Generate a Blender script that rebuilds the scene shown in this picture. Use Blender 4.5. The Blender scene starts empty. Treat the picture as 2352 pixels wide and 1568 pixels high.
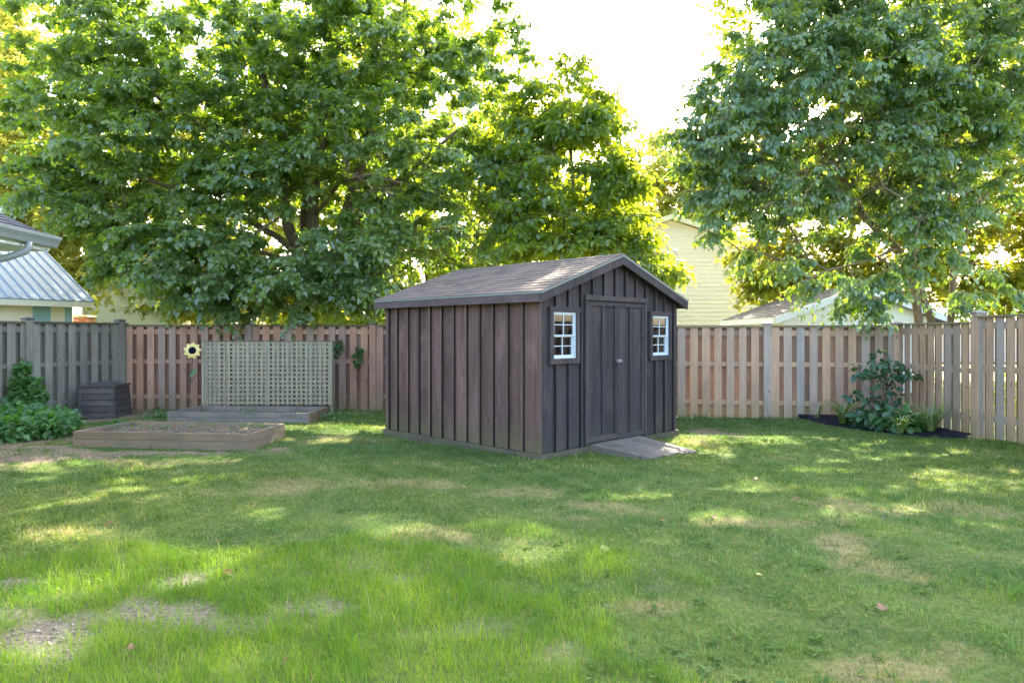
import bpy, math, random
import numpy as np
from mathutils import Vector, Matrix

R = math.radians
rng = np.random.default_rng(7)
random.seed(7)
sc = bpy.context.scene
C = sc.collection

# ------------------------------------------------------------------ camera, world, sun, exposure
F, HX, HY, CAMH = 1600.0, 1176.0, 766.0, 1.64          # focal length in photo pixels (photo taken as 2352 wide)
cam = bpy.data.cameras.new('camera')
cam.sensor_width = 36.0
cam.lens = 36.0 * F / 2352.0
cam.shift_y = -(784.0 - HY) / 2352.0
cam.clip_start = 0.05
cam.clip_end = 3000
camo = bpy.data.objects.new('camera', cam)
C.objects.link(camo)
camo.location = (0, 0, CAMH)
camo.rotation_euler = (R(90), 0, 0)
sc.camera = camo

SUN_AZ, SUN_EL = R(20), R(36)                          # azimuth clockwise from +Y
sdir = Vector((math.sin(SUN_AZ) * math.cos(SUN_EL), math.cos(SUN_AZ) * math.cos(SUN_EL), math.sin(SUN_EL)))
world = bpy.data.worlds.new('World')
sc.world = world
world.use_nodes = True
wn = world.node_tree
bg = wn.nodes['Background']
sky = wn.nodes.new('ShaderNodeTexSky')
sky.sky_type = 'NISHITA'
sky.sun_disc = False
sky.sun_elevation = SUN_EL
sky.sun_rotation = SUN_AZ
sky.dust_density = 4.0
sky.ozone_density = 0.3
sky.air_density = 1.0
wn.links.new(sky.outputs[0], bg.inputs[0])
bg.inputs[1].default_value = 0.15
sl = bpy.data.lights.new('sun', 'SUN')
sl.energy = 3.6
sl.angle = R(0.53)
sl.color = (1.0, 0.9, 0.72)
so = bpy.data.objects.new('sun', sl)
C.objects.link(so)
so.location = (20, 40, 40)
so.rotation_euler = (-sdir).to_track_quat('-Z', 'Y').to_euler()
sc.view_settings.view_transform = 'Standard'
sc.view_settings.look = 'None'
sc.view_settings.gamma = 1.0
sc.view_settings.use_curve_mapping = False
sc.view_settings.exposure = 3.08
sc.cycles.max_bounces = 10
sc.cycles.transparent_max_bounces = 16
sc.cycles.transmission_bounces = 6
sc.cycles.diffuse_bounces = 5


def W(x, y, Y):
    """photo pixel at depth Y -> world point"""
    return Vector(((x - HX) / F * Y, Y, CAMH - (y - HY) / F * Y))


def G(x, y):
    """photo pixel on flat ground -> world point"""
    Y = F * CAMH / (y - HY)
    return Vector(((x - HX) / F * Y, Y, 0.0))


# ------------------------------------------------------------------ smooth noise in numpy
def make_noise(seed, n=14, lo=0.4, hi=3.0):
    r = np.random.default_rng(seed)
    a = r.uniform(0, 2 * np.pi, n)
    f = np.exp(r.uniform(np.log(lo), np.log(hi), n))
    p = r.uniform(0, 2 * np.pi, n)

    def fn(x, y):
        s = 0
        for i in range(n):
            s = s + np.sin((x * np.cos(a[i]) + y * np.sin(a[i])) * f[i] * 2 * np.pi * 0.5 + p[i]) / f[i] ** 0.4
        return s / (n * 0.5) ** 0.5
    return fn


n_big = make_noise(1, lo=0.15, hi=0.9)
n_mid = make_noise(2, lo=0.6, hi=3.5)
n_fine = make_noise(3, lo=2, hi=9)
n_tuft = make_noise(11, n=20, lo=6, hi=22)


def ground_z(x, y):
    x = np.asarray(x, float)
    y = np.asarray(y, float)
    und = 0.010 * n_big(x, y) + 0.005 * n_mid(x, y)
    s1 = np.clip((11.2 - y) / 1.6, 0, 1)
    s2 = np.clip((x - 4.5) / 3.0, 0, 1)
    rise = 0.085 * s1 * s1 * (3 - 2 * s1) * s2 * s2 * (3 - 2 * s2)
    return und + rise


# ------------------------------------------------------------------ materials
class N:
    """tiny node helper"""
    def __init__(s, name):
        s.m = bpy.data.materials.new(name)
        s.m.use_nodes = True
        s.t = s.m.node_tree
        s.t.nodes.clear()
        s.out = s.t.nodes.new('ShaderNodeOutputMaterial')

    def n(s, typ, **kw):
        nd = s.t.nodes.new(typ)
        for k, v in kw.items():
            setattr(nd, k, v)
        return nd

    def l(s, a, b):
        s.t.links.new(a, b)

    def attr(s, name='rnd'):
        a = s.n('ShaderNodeAttribute', attribute_name=name)
        return a.outputs['Fac']

    def coord(s, scale=(1, 1, 1), kind='Object', loc=(0, 0, 0), rot=(0, 0, 0)):
        tc = s.n('ShaderNodeTexCoord')
        mp = s.n('ShaderNodeMapping')
        mp.inputs['Scale'].default_value = scale
        mp.inputs['Location'].default_value = loc
        mp.inputs['Rotation'].default_value = rot
        s.l(tc.outputs[kind], mp.inputs[0])
        return mp.outputs[0]

    def noise(s, vec, scale=5.0, detail=4.0, rough=0.6, dist=0.0, w=None):
        nd = s.n('ShaderNodeTexNoise')
        if w is not None:
            nd.noise_dimensions = '4D'
            s.l(w, nd.inputs['W'])
        nd.inputs['Scale'].default_value = scale
        nd.inputs['Detail'].default_value = detail
        nd.inputs['Roughness'].default_value = rough
        nd.inputs['Distortion'].default_value = dist
        s.l(vec, nd.inputs['Vector'])
        return nd.outputs['Fac']

    def ramp(s, fac, stops, interp='LINEAR'):
        nd = s.n('ShaderNodeValToRGB')
        cr = nd.color_ramp
        cr.interpolation = interp
        while len(cr.elements) < len(stops):
            cr.elements.new(0.5)
        for e, (p, c) in zip(cr.elements, stops):
            e.position = p
            e.color = (*c, 1) if len(c) == 3 else c
        s.l(fac, nd.inputs[0])
        return nd.outputs[0]

    def math(s, op, a, b=None, clamp=False):
        nd = s.n('ShaderNodeMath', operation=op, use_clamp=clamp)
        for i, v in enumerate((a, b)):
            if v is None:
                continue
            if isinstance(v, (int, float)):
                nd.inputs[i].default_value = v
            else:
                s.l(v, nd.inputs[i])
        return nd.outputs[0]

    def mix(s, fac, a, b, blend='MIX'):
        nd = s.n('ShaderNodeMix', data_type='RGBA', blend_type=blend)
        for i, v in ((0, fac), (6, a), (7, b)):
            if isinstance(v, (int, float)):
                nd.inputs[i].default_value = v
            elif isinstance(v, tuple):
                nd.inputs[i].default_value = (*v, 1) if len(v) == 3 else v
            else:
                s.l(v, nd.inputs[i])
        return nd.outputs[2]

    def bump(s, h, strength=0.3, dist=0.01):
        nd = s.n('ShaderNodeBump')
        nd.inputs['Strength'].default_value = strength
        nd.inputs['Distance'].default_value = dist
        s.l(h, nd.inputs['Height'])
        return nd.outputs[0]

    def bsdf(s, col, rough=0.7, normal=None, metal=0.0, spec=0.5):
        b = s.n('ShaderNodeBsdfPrincipled')
        for k, v in (('Base Color', col), ('Roughness', rough), ('Metallic', metal), ('Specular IOR Level', spec)):
            if isinstance(v, tuple):
                b.inputs[k].default_value = (*v, 1) if len(v) == 3 else v
            elif isinstance(v, (int, float)):
                b.inputs[k].default_value = v
            else:
                s.l(v, b.inputs[k])
        if normal is not None:
            s.l(normal, b.inputs['Normal'])
        s.l(b.outputs[0], s.out.inputs[0])
        return b


def wood(name, cols, grain=(26, 26, 1.2), rough=0.82, stain=None, algae=None, contrast=0.35, knots=True, amount=1.0):
    """weathered boards: per-board tone from the attribute rnd, stretched grain, knots, blotches"""
    s = N(name)
    r = s.attr()
    base = s.ramp(r, [(i / (len(cols) - 1), c) for i, c in enumerate(cols)])
    v = s.coord(grain)
    w = s.math('MULTIPLY', r, 37.0)
    g = s.noise(v, 1.0, 6, 0.65, 0.6, w)
    gcol = s.ramp(g, [(0.25, (1 - contrast,) * 3), (0.55, (1, 1, 1)), (0.8, (1 + contrast * 0.5,) * 3)])
    col = s.mix(amount, base, gcol, 'MULTIPLY')
    b = s.noise(s.coord((1.6, 1.6, 0.7)), 1.6, 5, 0.6, 0.3, w)
    bcol = s.ramp(b, [(0.3, (0.72, 0.72, 0.74)), (0.5, (1, 1, 1)), (0.75, (1.16, 1.12, 1.06))])
    col = s.mix(0.9, col, bcol, 'MULTIPLY')
    if knots:
        vo = s.n('ShaderNodeTexVoronoi')
        vo.inputs['Scale'].default_value = 1.0
        s.l(s.coord((4.2, 4.2, 2.6)), vo.inputs['Vector'])
        k = s.ramp(vo.outputs['Distance'], [(0.045, (0.35, 0.28, 0.25)), (0.10, (1, 1, 1))])
        col = s.mix(0.75, col, k, 'MULTIPLY')
    if stain:
        f = s.noise(s.coord((1.1, 1.1, 0.45)), 1.9, 6, 0.65, 0.8, w)
        col = s.mix(s.math('MULTIPLY', s.ramp(f, [(0.52, (0, 0, 0)), (0.68, (1, 1, 1))]), stain[1]), col, stain[0])
    if algae:
        tc = s.n('ShaderNodeTexCoord')
        sx = s.n('ShaderNodeSeparateXYZ')
        s.l(tc.outputs['Object'], sx.inputs[0])
        zz = s.math('ADD', sx.outputs[2], s.math('MULTIPLY', s.noise(s.coord((4, 4, 1)), 1.5, 5, 0.7), 0.7))
        f = s.ramp(zz, [(0.42, (1, 1, 1)), (0.82, (0, 0, 0))])
        col = s.mix(s.math('MULTIPLY', f, algae[1]), col, algae[0])
    h = s.math('ADD', g, s.math('MULTIPLY', b, 0.4))
    s.bsdf(col, rough, s.bump(h, 0.35, 0.004), spec=0.3)
    return s.m


def plain(name, col, rough=0.6, var=0.12, scale=6.0, metal=0.0, spec=0.5, stretch=(1, 1, 1), bump=0.05):
    s = N(name)
    n1 = s.noise(s.coord(stretch), scale, 5, 0.6)
    c = s.ramp(n1, [(0.3, (1 - var,) * 3), (0.7, (1 + var,) * 3)])
    rr = s.ramp(s.attr(), [(0, (1 - var * .7,) * 3), (1, (1 + var * .7,) * 3)])
    c = s.mix(1.0, s.mix(1.0, col, c, 'MULTIPLY'), rr, 'MULTIPLY')
    s.bsdf(c, rough, s.bump(n1, bump, 0.004), metal, spec)
    return s.m


def leafmat(name, cols, tcol, trans=0.45, gloss=0.07, rough=0.38, autumn=None):
    s = N(name)
    r = s.attr()
    col = s.ramp(r, [(i / (len(cols) - 1), c) for i, c in enumerate(cols)])
    n1 = s.noise(s.coord((1, 1, 1)), 0.55, 3, 0.6)
    col = s.mix(1.0, col, s.ramp(n1, [(0.3, (0.72, 0.8, 0.95)), (0.7, (1.3, 1.16, 0.85))]), 'MULTIPLY')
    tc = s.mix(s.math('MULTIPLY', r, 0.6), tcol, (tcol[0] * 1.35, tcol[1] * 1.05, tcol[2] * 0.6))
    if autumn:
        f = s.ramp(s.noise(s.coord((1, 1, 1)), 0.8, 3, 0.6), [(0.52, (0, 0, 0)), (0.68, (1, 1, 1))])
        f = s.math('MULTIPLY', f, autumn[1])
        tc = s.mix(f, tc, autumn[0])
        col = s.mix(s.math('MULTIPLY', f, 0.6), col, (autumn[0][0] * 0.4, autumn[0][1] * 0.35, autumn[0][2] * 0.4))
    d = s.n('ShaderNodeBsdfDiffuse')
    s.l(col, d.inputs[0])
    t = s.n('ShaderNodeBsdfTranslucent')
    s.l(tc, t.inputs[0])
    m1 = s.n('ShaderNodeMixShader')
    m1.inputs[0].default_value = trans
    s.l(d.outputs[0], m1.inputs[1])
    s.l(t.outputs[0], m1.inputs[2])
    g = s.n('ShaderNodeBsdfGlossy')
    g.inputs['Roughness'].default_value = rough
    g.inputs['Color'].default_value = (0.9, 0.95, 1, 1)
    m2 = s.n('ShaderNodeMixShader')
    m2.inputs[0].default_value = gloss
    s.l(m1.outputs[0], m2.inputs[1])
    s.l(g.outputs[0], m2.inputs[2])
    s.l(m2.outputs[0], s.out.inputs[0])
    return s.m


M = {}
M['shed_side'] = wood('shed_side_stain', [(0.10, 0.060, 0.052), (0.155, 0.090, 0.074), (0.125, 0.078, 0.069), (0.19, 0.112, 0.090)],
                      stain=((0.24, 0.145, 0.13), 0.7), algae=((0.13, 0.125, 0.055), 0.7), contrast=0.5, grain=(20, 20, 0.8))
M['batten_shade'] = wood('painted_batten_shade', [(0.020, 0.015, 0.016), (0.035, 0.024, 0.025)], grain=(20, 20, 0.8), knots=False)  # near-black colour painting the shade lines beside the battens
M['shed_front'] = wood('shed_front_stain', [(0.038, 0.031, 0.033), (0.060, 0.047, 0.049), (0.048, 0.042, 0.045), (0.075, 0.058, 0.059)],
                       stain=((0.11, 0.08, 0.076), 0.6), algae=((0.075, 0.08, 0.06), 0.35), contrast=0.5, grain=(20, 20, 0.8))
M['fascia'] = wood('fascia_stain', [(0.095, 0.068, 0.067), (0.125, 0.088, 0.085)], grain=(2.0, 2.0, 26), stain=((0.22, 0.16, 0.14), 0.4), knots=False)
M['skid'] = wood('treated_skid', [(0.10, 0.09, 0.06), (0.14, 0.12, 0.08)], grain=(2, 2, 30), knots=False, stain=((0.10, 0.12, 0.05), 0.6))
M['ramp'] = wood('grey_ramp_wood', [(0.16, 0.135, 0.105), (0.22, 0.19, 0.15), (0.18, 0.155, 0.125)], grain=(22, 2.0, 22), stain=((0.13, 0.12, 0.10), 0.5))
M['fence_orange'] = wood('reddish_cedar', [(0.15, 0.085, 0.062), (0.36, 0.195, 0.13), (0.42, 0.225, 0.145), (0.32, 0.24, 0.20), (0.38, 0.20, 0.13), (0.45, 0.28, 0.19)],
                         stain=((0.28, 0.21, 0.17), 0.35), algae=((0.20, 0.17, 0.08), 0.45), contrast=0.3)
M['fence_tan'] = wood('pinkish_tan_cedar', [(0.15, 0.105, 0.08), (0.47, 0.305, 0.20), (0.51, 0.335, 0.22), (0.38, 0.325, 0.275), (0.44, 0.29, 0.20), (0.54, 0.345, 0.21)],
                      stain=((0.36, 0.27, 0.21), 0.25), algae=((0.26, 0.22, 0.10), 0.4), contrast=0.28)
M['fence_grey'] = wood('grey_weathered_boards', [(0.13, 0.12, 0.095), (0.24, 0.225, 0.185), (0.20, 0.185, 0.155), (0.32, 0.295, 0.24)],
                       stain=((0.13, 0.12, 0.10), 0.6), algae=((0.16, 0.17, 0.09), 0.4), contrast=0.4)
M['cap_rail'] = wood('mossy_cap_rail', [(0.10, 0.09, 0.06), (0.16, 0.13, 0.085)], grain=(3, 3, 30), knots=False)
M['cap_rail_tan'] = wood('tan_cap_rail', [(0.20, 0.165, 0.10), (0.27, 0.22, 0.14)], grain=(3, 3, 30), knots=False)
M['bed'] = wood('raised_bed_boards', [(0.23, 0.155, 0.11), (0.31, 0.215, 0.15), (0.27, 0.20, 0.155)], grain=(2, 26, 26),
                stain=((0.17, 0.15, 0.12), 0.5), algae=((0.16, 0.16, 0.09), 0.3))
M['bed_grey'] = wood('grey_bed_boards', [(0.21, 0.18, 0.155), (0.27, 0.235, 0.20)], grain=(2, 26, 26), stain=((0.15, 0.14, 0.12), 0.5))
M['lattice'] = wood('pressure_treated_lattice', [(0.27, 0.25, 0.165), (0.34, 0.305, 0.205), (0.30, 0.285, 0.21)], grain=(30, 30, 2),
                    stain=((0.27, 0.30, 0.17), 0.4), knots=False, contrast=0.25)
M['post_cap'] = plain('dark_post_cap', (0.08, 0.085, 0.095), 0.5)
M['cap_tan'] = plain('grey_post_cap', (0.20, 0.21, 0.23), 0.5)
M['galv'] = plain('galvanised_bracket', (0.55, 0.57, 0.6), 0.4, metal=0.7)
M['vinyl'] = plain('white_vinyl', (0.56, 0.61, 0.66), 0.35, 0.04)
M['drip'] = plain('drip_edge_metal', (0.15, 0.18, 0.17), 0.45, 0.1)
M['hasp'] = plain('worn_grey_metal', (0.28, 0.25, 0.25), 0.45, metal=0.6)
M['padlock'] = plain('dark_padlock', (0.05, 0.05, 0.06), 0.4, metal=0.5)
M['compost'] = plain('charcoal_plastic', (0.055, 0.050, 0.050), 0.5, 0.3, 9, bump=0.15)
M['white_trim'] = plain('white_painted_trim', (0.70, 0.73, 0.76), 0.5, 0.08, stretch=(1, 1, 0.4))
M['gutter'] = plain('grey_white_gutter', (0.25, 0.28, 0.30), 0.4, 0.06)
M['cream'] = plain('cream_siding', (0.78, 0.73, 0.56), 0.6, 0.06)
M['teal'] = plain('teal_paint', (0.24, 0.40, 0.41), 0.6, 0.08)
M['yellow_siding'] = plain('pale_yellow_siding', (0.95, 0.83, 0.74), 0.5, 0.03)
M['green_siding'] = plain('pale_green_siding', (0.60, 0.62, 0.43), 0.5, 0.05)
M['garage_siding'] = plain('offwhite_siding', (0.72, 0.71, 0.64), 0.5, 0.05)
M['pink_siding'] = plain('beige_siding', (0.74, 0.60, 0.52), 0.6, 0.05)
M['brick'] = plain('orange_brick', (0.40, 0.16, 0.09), 0.8, 0.25, 30)
M['metal_roof'] = plain('pale_metal_roof', (0.25, 0.31, 0.35), 0.55, 0.05, metal=0.0)
M['bark'] = None


def shingle_mat(name, cols, rough=0.92):
    s = N(name)
    base = s.ramp(s.attr(), [(i / (len(cols) - 1), c) for i, c in enumerate(cols)])
    g = s.noise(s.coord(), 260, 3, 0.7)
    c = s.mix(1.0, base, s.ramp(g, [(0.3, (0.62,) * 3), (0.7, (1.35,) * 3)]), 'MULTIPLY')
    b = s.noise(s.coord((1, 1, 1)), 1.7, 5, 0.6)
    c = s.mix(0.8, c, s.ramp(b, [(0.3, (0.8, 0.8, 0.78)), (0.7, (1.15, 1.1, 1.08))]), 'MULTIPLY')
    s.bsdf(c, rough, s.bump(g, 0.4, 0.003), spec=0.25)
    return s.m


M['shingle_brown'] = shingle_mat('brown_shingles', [(0.13, 0.105, 0.09), (0.18, 0.145, 0.12), (0.155, 0.125, 0.105), (0.215, 0.165, 0.135)])
M['shingle_dark'] = shingle_mat('charcoal_shingles', [(0.055, 0.06, 0.075), (0.085, 0.09, 0.105)])
M['shingle_grey'] = shingle_mat('grey_shingles', [(0.085, 0.08, 0.075), (0.13, 0.12, 0.11)])


def bark_mat(name, a, b):
    s = N(name)
    n1 = s.noise(s.coord((9, 9, 1.6)), 2.2, 6, 0.7, 0.5)
    c = s.ramp(n1, [(0.3, a), (0.65, b)])
    n2 = s.noise(s.coord(), 3.0, 4)
    c = s.mix(0.6, c, s.ramp(n2, [(0.4, (0.7, 0.75, 0.65)), (0.7, (1.2, 1.15, 1.0))]), 'MULTIPLY')
    s.bsdf(c, 0.9, s.bump(n1, 0.8, 0.02), spec=0.2)
    return s.m


M['bark'] = bark_mat('maple_bark', (0.085, 0.065, 0.05), (0.23, 0.18, 0.14))
M['bark_smooth'] = bark_mat('smooth_bark', (0.16, 0.12, 0.085), (0.28, 0.21, 0.15))
M['bark_far'] = bark_mat('far_bark', (0.10, 0.08, 0.06), (0.18, 0.14, 0.10))

M['leaf_clover'] = leafmat('clover_leaves', [(0.05, 0.12, 0.03), (0.09, 0.17, 0.04), (0.14, 0.22, 0.06)], (0.16, 0.30, 0.03), 0.3, 0.01, 0.7)
M['leaf_sprig'] = leafmat('creeper_leaves', [(0.03, 0.10, 0.03), (0.05, 0.14, 0.035)], (0.10, 0.28, 0.03), 0.3, 0.03, 0.6)
M['leaf_maple'] = leafmat('maple_leaves', [(0.035, 0.085, 0.034), (0.065, 0.135, 0.045), (0.11, 0.18, 0.055), (0.22, 0.28, 0.18)],
                          (0.35, 0.56, 0.02), 0.48, 0.07, 0.42)
M['leaf_cherry'] = leafmat('cherry_leaves', [(0.030, 0.080, 0.030), (0.06, 0.14, 0.04), (0.08, 0.17, 0.04)],
                           (0.50, 0.66, 0.02), 0.55, 0.05, 0.4)
M['leaf_ovate'] = leafmat('mulberry_leaves', [(0.036, 0.095, 0.045), (0.065, 0.145, 0.065), (0.10, 0.19, 0.07), (0.17, 0.25, 0.07)],
                          (0.33, 0.52, 0.03), 0.44, 0.08, 0.42)
M['leaf_gold'] = leafmat('golden_backlit_leaves', [(0.07, 0.11, 0.02), (0.11, 0.15, 0.025), (0.15, 0.17, 0.03)],
                         (0.42, 0.47, 0.025), 0.54, 0.04, 0.4, autumn=((0.50, 0.30, 0.02), 0.6))
M['leaf_yellow'] = leafmat('pale_far_leaves', [(0.12, 0.17, 0.05), (0.18, 0.23, 0.07), (0.24, 0.27, 0.09)],
                           (0.62, 0.66, 0.12), 0.56, 0.03, 0.4)
M['leaf_lime'] = leafmat('lime_far_leaves', [(0.05, 0.12, 0.03), (0.09, 0.16, 0.03), (0.12, 0.19, 0.04)],
                         (0.50, 0.62, 0.03), 0.56, 0.05, 0.4, autumn=((0.62, 0.48, 0.03), 0.5))
M['leaf_berry'] = leafmat('bramble_leaves', [(0.035, 0.12, 0.035), (0.06, 0.17, 0.04), (0.09, 0.22, 0.05)], (0.16, 0.40, 0.03), 0.35, 0.04, 0.5)
M['leaf_shrub'] = leafmat('dark_shrub_leaves', [(0.025, 0.075, 0.038), (0.045, 0.115, 0.05), (0.07, 0.15, 0.055)], (0.12, 0.28, 0.03), 0.32, 0.05, 0.45)
M['leaf_blade'] = leafmat('daylily_blades', [(0.10, 0.19, 0.05), (0.18, 0.26, 0.07), (0.30, 0.34, 0.16)], (0.25, 0.40, 0.06), 0.35, 0.06)
M['leaf_dead'] = leafmat('dry_leaf', [(0.10, 0.05, 0.018), (0.20, 0.11, 0.035)], (0.30, 0.12, 0.03), 0.2, 0.04)
M['petal'] = leafmat('painted_petals', [(0.75, 0.55, 0.14), (0.82, 0.66, 0.25)], (0.5, 0.35, 0.05), 0.05, 0.06)
M['clod'] = plain('soil_crumbs', (0.22, 0.19, 0.15), 0.95, 0.45, 20)
M['disk'] = plain('sunflower_disk', (0.006, 0.007, 0.012), 0.9, 0.3, 60, bump=0.6, spec=0.1)
M['stem_dark'] = plain('dark_metal_stem', (0.035, 0.03, 0.03), 0.5)
M['twig'] = plain('dry_twig', (0.22, 0.14, 0.09), 0.8)
M['interior'] = plain('shed_interior_boards', (0.20, 0.15, 0.11), 0.9)


def soil_mat(name, a, b, scale=30):
    s = N(name)
    v = s.coord()
    n1 = s.noise(v, scale, 8, 0.75)
    n2 = s.noise(v, scale * 0.12, 4, 0.6)
    c = s.mix(1.0, s.ramp(n1, [(0.3, a), (0.7, b)]), s.ramp(n2, [(0.3, (0.75,) * 3), (0.7, (1.2,) * 3)]), 'MULTIPLY')
    s.bsdf(c, 0.95, s.bump(n1, 1.0, 0.02), spec=0.15)
    return s.m


M['bed_soil'] = soil_mat('bed_soil', (0.09, 0.06, 0.04), (0.25, 0.175, 0.12))
M['mulch'] = soil_mat('black_mulch', (0.006, 0.006, 0.009), (0.045, 0.042, 0.055), 45)


def ground_mat():
    s = N('lawn_ground')
    v = s.coord()
    n1 = s.noise(v, 26, 8, 0.75)
    n2 = s.noise(v, 2.2, 5, 0.65)
    thatch = s.ramp(n1, [(0.28, (0.045, 0.06, 0.018)), (0.5, (0.085, 0.12, 0.03)), (0.75, (0.20, 0.20, 0.085))])
    thatch = s.mix(1.0, thatch, s.ramp(n2, [(0.3, (0.75, 0.85, 0.8)), (0.7, (1.25, 1.15, 1.0))]), 'MULTIPLY')
    soil = s.ramp(s.noise(v, 34, 5, 0.75), [(0.34, (0.06, 0.048, 0.035)), (0.45, (0.15, 0.125, 0.095)), (0.58, (0.22, 0.19, 0.15)), (0.7, (0.36, 0.33, 0.28))])
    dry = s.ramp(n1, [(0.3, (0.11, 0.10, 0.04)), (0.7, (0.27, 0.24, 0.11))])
    dirt = s.ramp(n1, [(0.3, (0.13, 0.09, 0.06)), (0.7, (0.30, 0.22, 0.15))])
    far = s.ramp(n2, [(0.3, (0.11, 0.14, 0.05)), (0.7, (0.17, 0.19, 0.09))])
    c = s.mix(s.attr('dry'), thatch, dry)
    c = s.mix(s.attr('soil'), c, soil)
    c = s.mix(s.attr('dirt'), c, dirt)
    c = s.mix(s.attr('far'), c, far)
    s.bsdf(c, 0.95, s.bump(n1, 0.8, 0.02), spec=0.15)
    return s.m


M['ground'] = ground_mat()


def grass_mat():
    s = N('grass_blades')
    r = s.attr()
    lush = s.ramp(r, [(0, (0.075, 0.19, 0.012)), (0.5, (0.13, 0.27, 0.012)), (1, (0.24, 0.36, 0.025))])
    short = s.ramp(r, [(0, (0.045, 0.10, 0.018)), (0.4, (0.115, 0.20, 0.030)), (0.75, (0.20, 0.285, 0.05)), (1, (0.44, 0.39, 0.20))])
    cool = s.ramp(r, [(0, (0.04, 0.11, 0.025)), (0.5, (0.09, 0.20, 0.042)), (1, (0.21, 0.32, 0.10))])
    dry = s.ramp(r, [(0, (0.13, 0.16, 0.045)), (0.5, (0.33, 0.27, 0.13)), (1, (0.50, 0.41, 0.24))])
    c = s.mix(s.attr('cool'), short, cool)
    c = s.mix(s.attr('lush'), c, lush)
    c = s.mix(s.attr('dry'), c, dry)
    d = s.n('ShaderNodeBsdfDiffuse')
    s.l(c, d.inputs[0])
    t = s.n('ShaderNodeBsdfTranslucent')
    s.l(s.mix(1.0, c, (1.45, 1.35, 0.8), 'MULTIPLY'), t.inputs[0])
    m1 = s.n('ShaderNodeMixShader')
    m1.inputs[0].default_value = 0.45
    s.l(d.outputs[0], m1.inputs[1])
    s.l(t.outputs[0], m1.inputs[2])
    g = s.n('ShaderNodeBsdfGlossy')
    g.inputs['Roughness'].default_value = 0.45
    m2 = s.n('ShaderNodeMixShader')
    m2.inputs[0].default_value = 0.035
    s.l(m1.outputs[0], m2.inputs[1])
    s.l(g.outputs[0], m2.inputs[2])
    s.l(m2.outputs[0], s.out.inputs[0])
    return s.m


M['grass'] = grass_mat()


def glass_mat():
    s = N('window_glass')
    tr = s.n('ShaderNodeBsdfTransparent')
    tr.inputs[0].default_value = (0.55, 0.6, 0.62, 1)
    g = s.n('ShaderNodeBsdfGlossy')
    g.inputs['Roughness'].default_value = 0.02
    g.inputs['Color'].default_value = (1, 1, 1, 1)
    fr = s.n('ShaderNodeFresnel')
    fr.inputs[0].default_value = 1.6
    m = s.n('ShaderNodeMixShader')
    s.l(s.math('MULTIPLY', fr.outputs[0], 2.4, True), m.inputs[0])
    s.l(tr.outputs[0], m.inputs[1])
    s.l(g.outputs[0], m.inputs[2])
    s.l(m.outputs[0], s.out.inputs[0])
    return s.m


M['glass'] = glass_mat()

# ------------------------------------------------------------------ object helpers
WM = {}


def tag(o, label=None, cat=None, group=None, kind=None):
    for k, v in (('label', label), ('category', cat), ('group', group), ('kind', kind)):
        if v:
            o[k] = v
    return o


def empty(name, loc, label, cat, rz=0.0, group=None):
    o = bpy.data.objects.new(name, None)
    C.objects.link(o)
    o.empty_display_size = 0.2
    o.location = loc
    o.rotation_euler = (0, 0, rz)
    WM[o.name] = Matrix.Translation(Vector(loc)) @ Matrix.Rotation(rz, 4, 'Z')
    tag(o, label, cat, group)
    return o


def link_mesh(name, me, mat, parent, origin=None):
    """me holds world coordinates; they are moved into the parent's frame"""
    o = bpy.data.objects.new(name, me)
    C.objects.link(o)
    if parent is not None:
        wm = WM[parent.name]
        me.transform(wm.inverted())
        o.parent = parent
        WM[o.name] = wm.copy()
    else:
        if origin is not None:
            me.transform(Matrix.Translation(-Vector(origin)))
            o.location = origin
            WM[o.name] = Matrix.Translation(Vector(origin))
        else:
            WM[o.name] = Matrix.Identity(4)
    if mat is not None:
        me.materials.append(mat)
    return o


def dup(root, loc, rz, label=None, scale=1.0, group=None):
    r = root.copy()
    C.objects.link(r)
    r.location = loc
    r.rotation_euler = (0, 0, rz)
    r.scale = (scale, scale, scale)
    if label:
        r['label'] = label
    if group:
        r['group'] = group
    for ch in list(root.children):
        c = ch.copy()
        C.objects.link(c)
        c.parent = r
        for g in list(ch.children):
            d = g.copy()
            C.objects.link(d)
            d.parent = c
    return r


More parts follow.
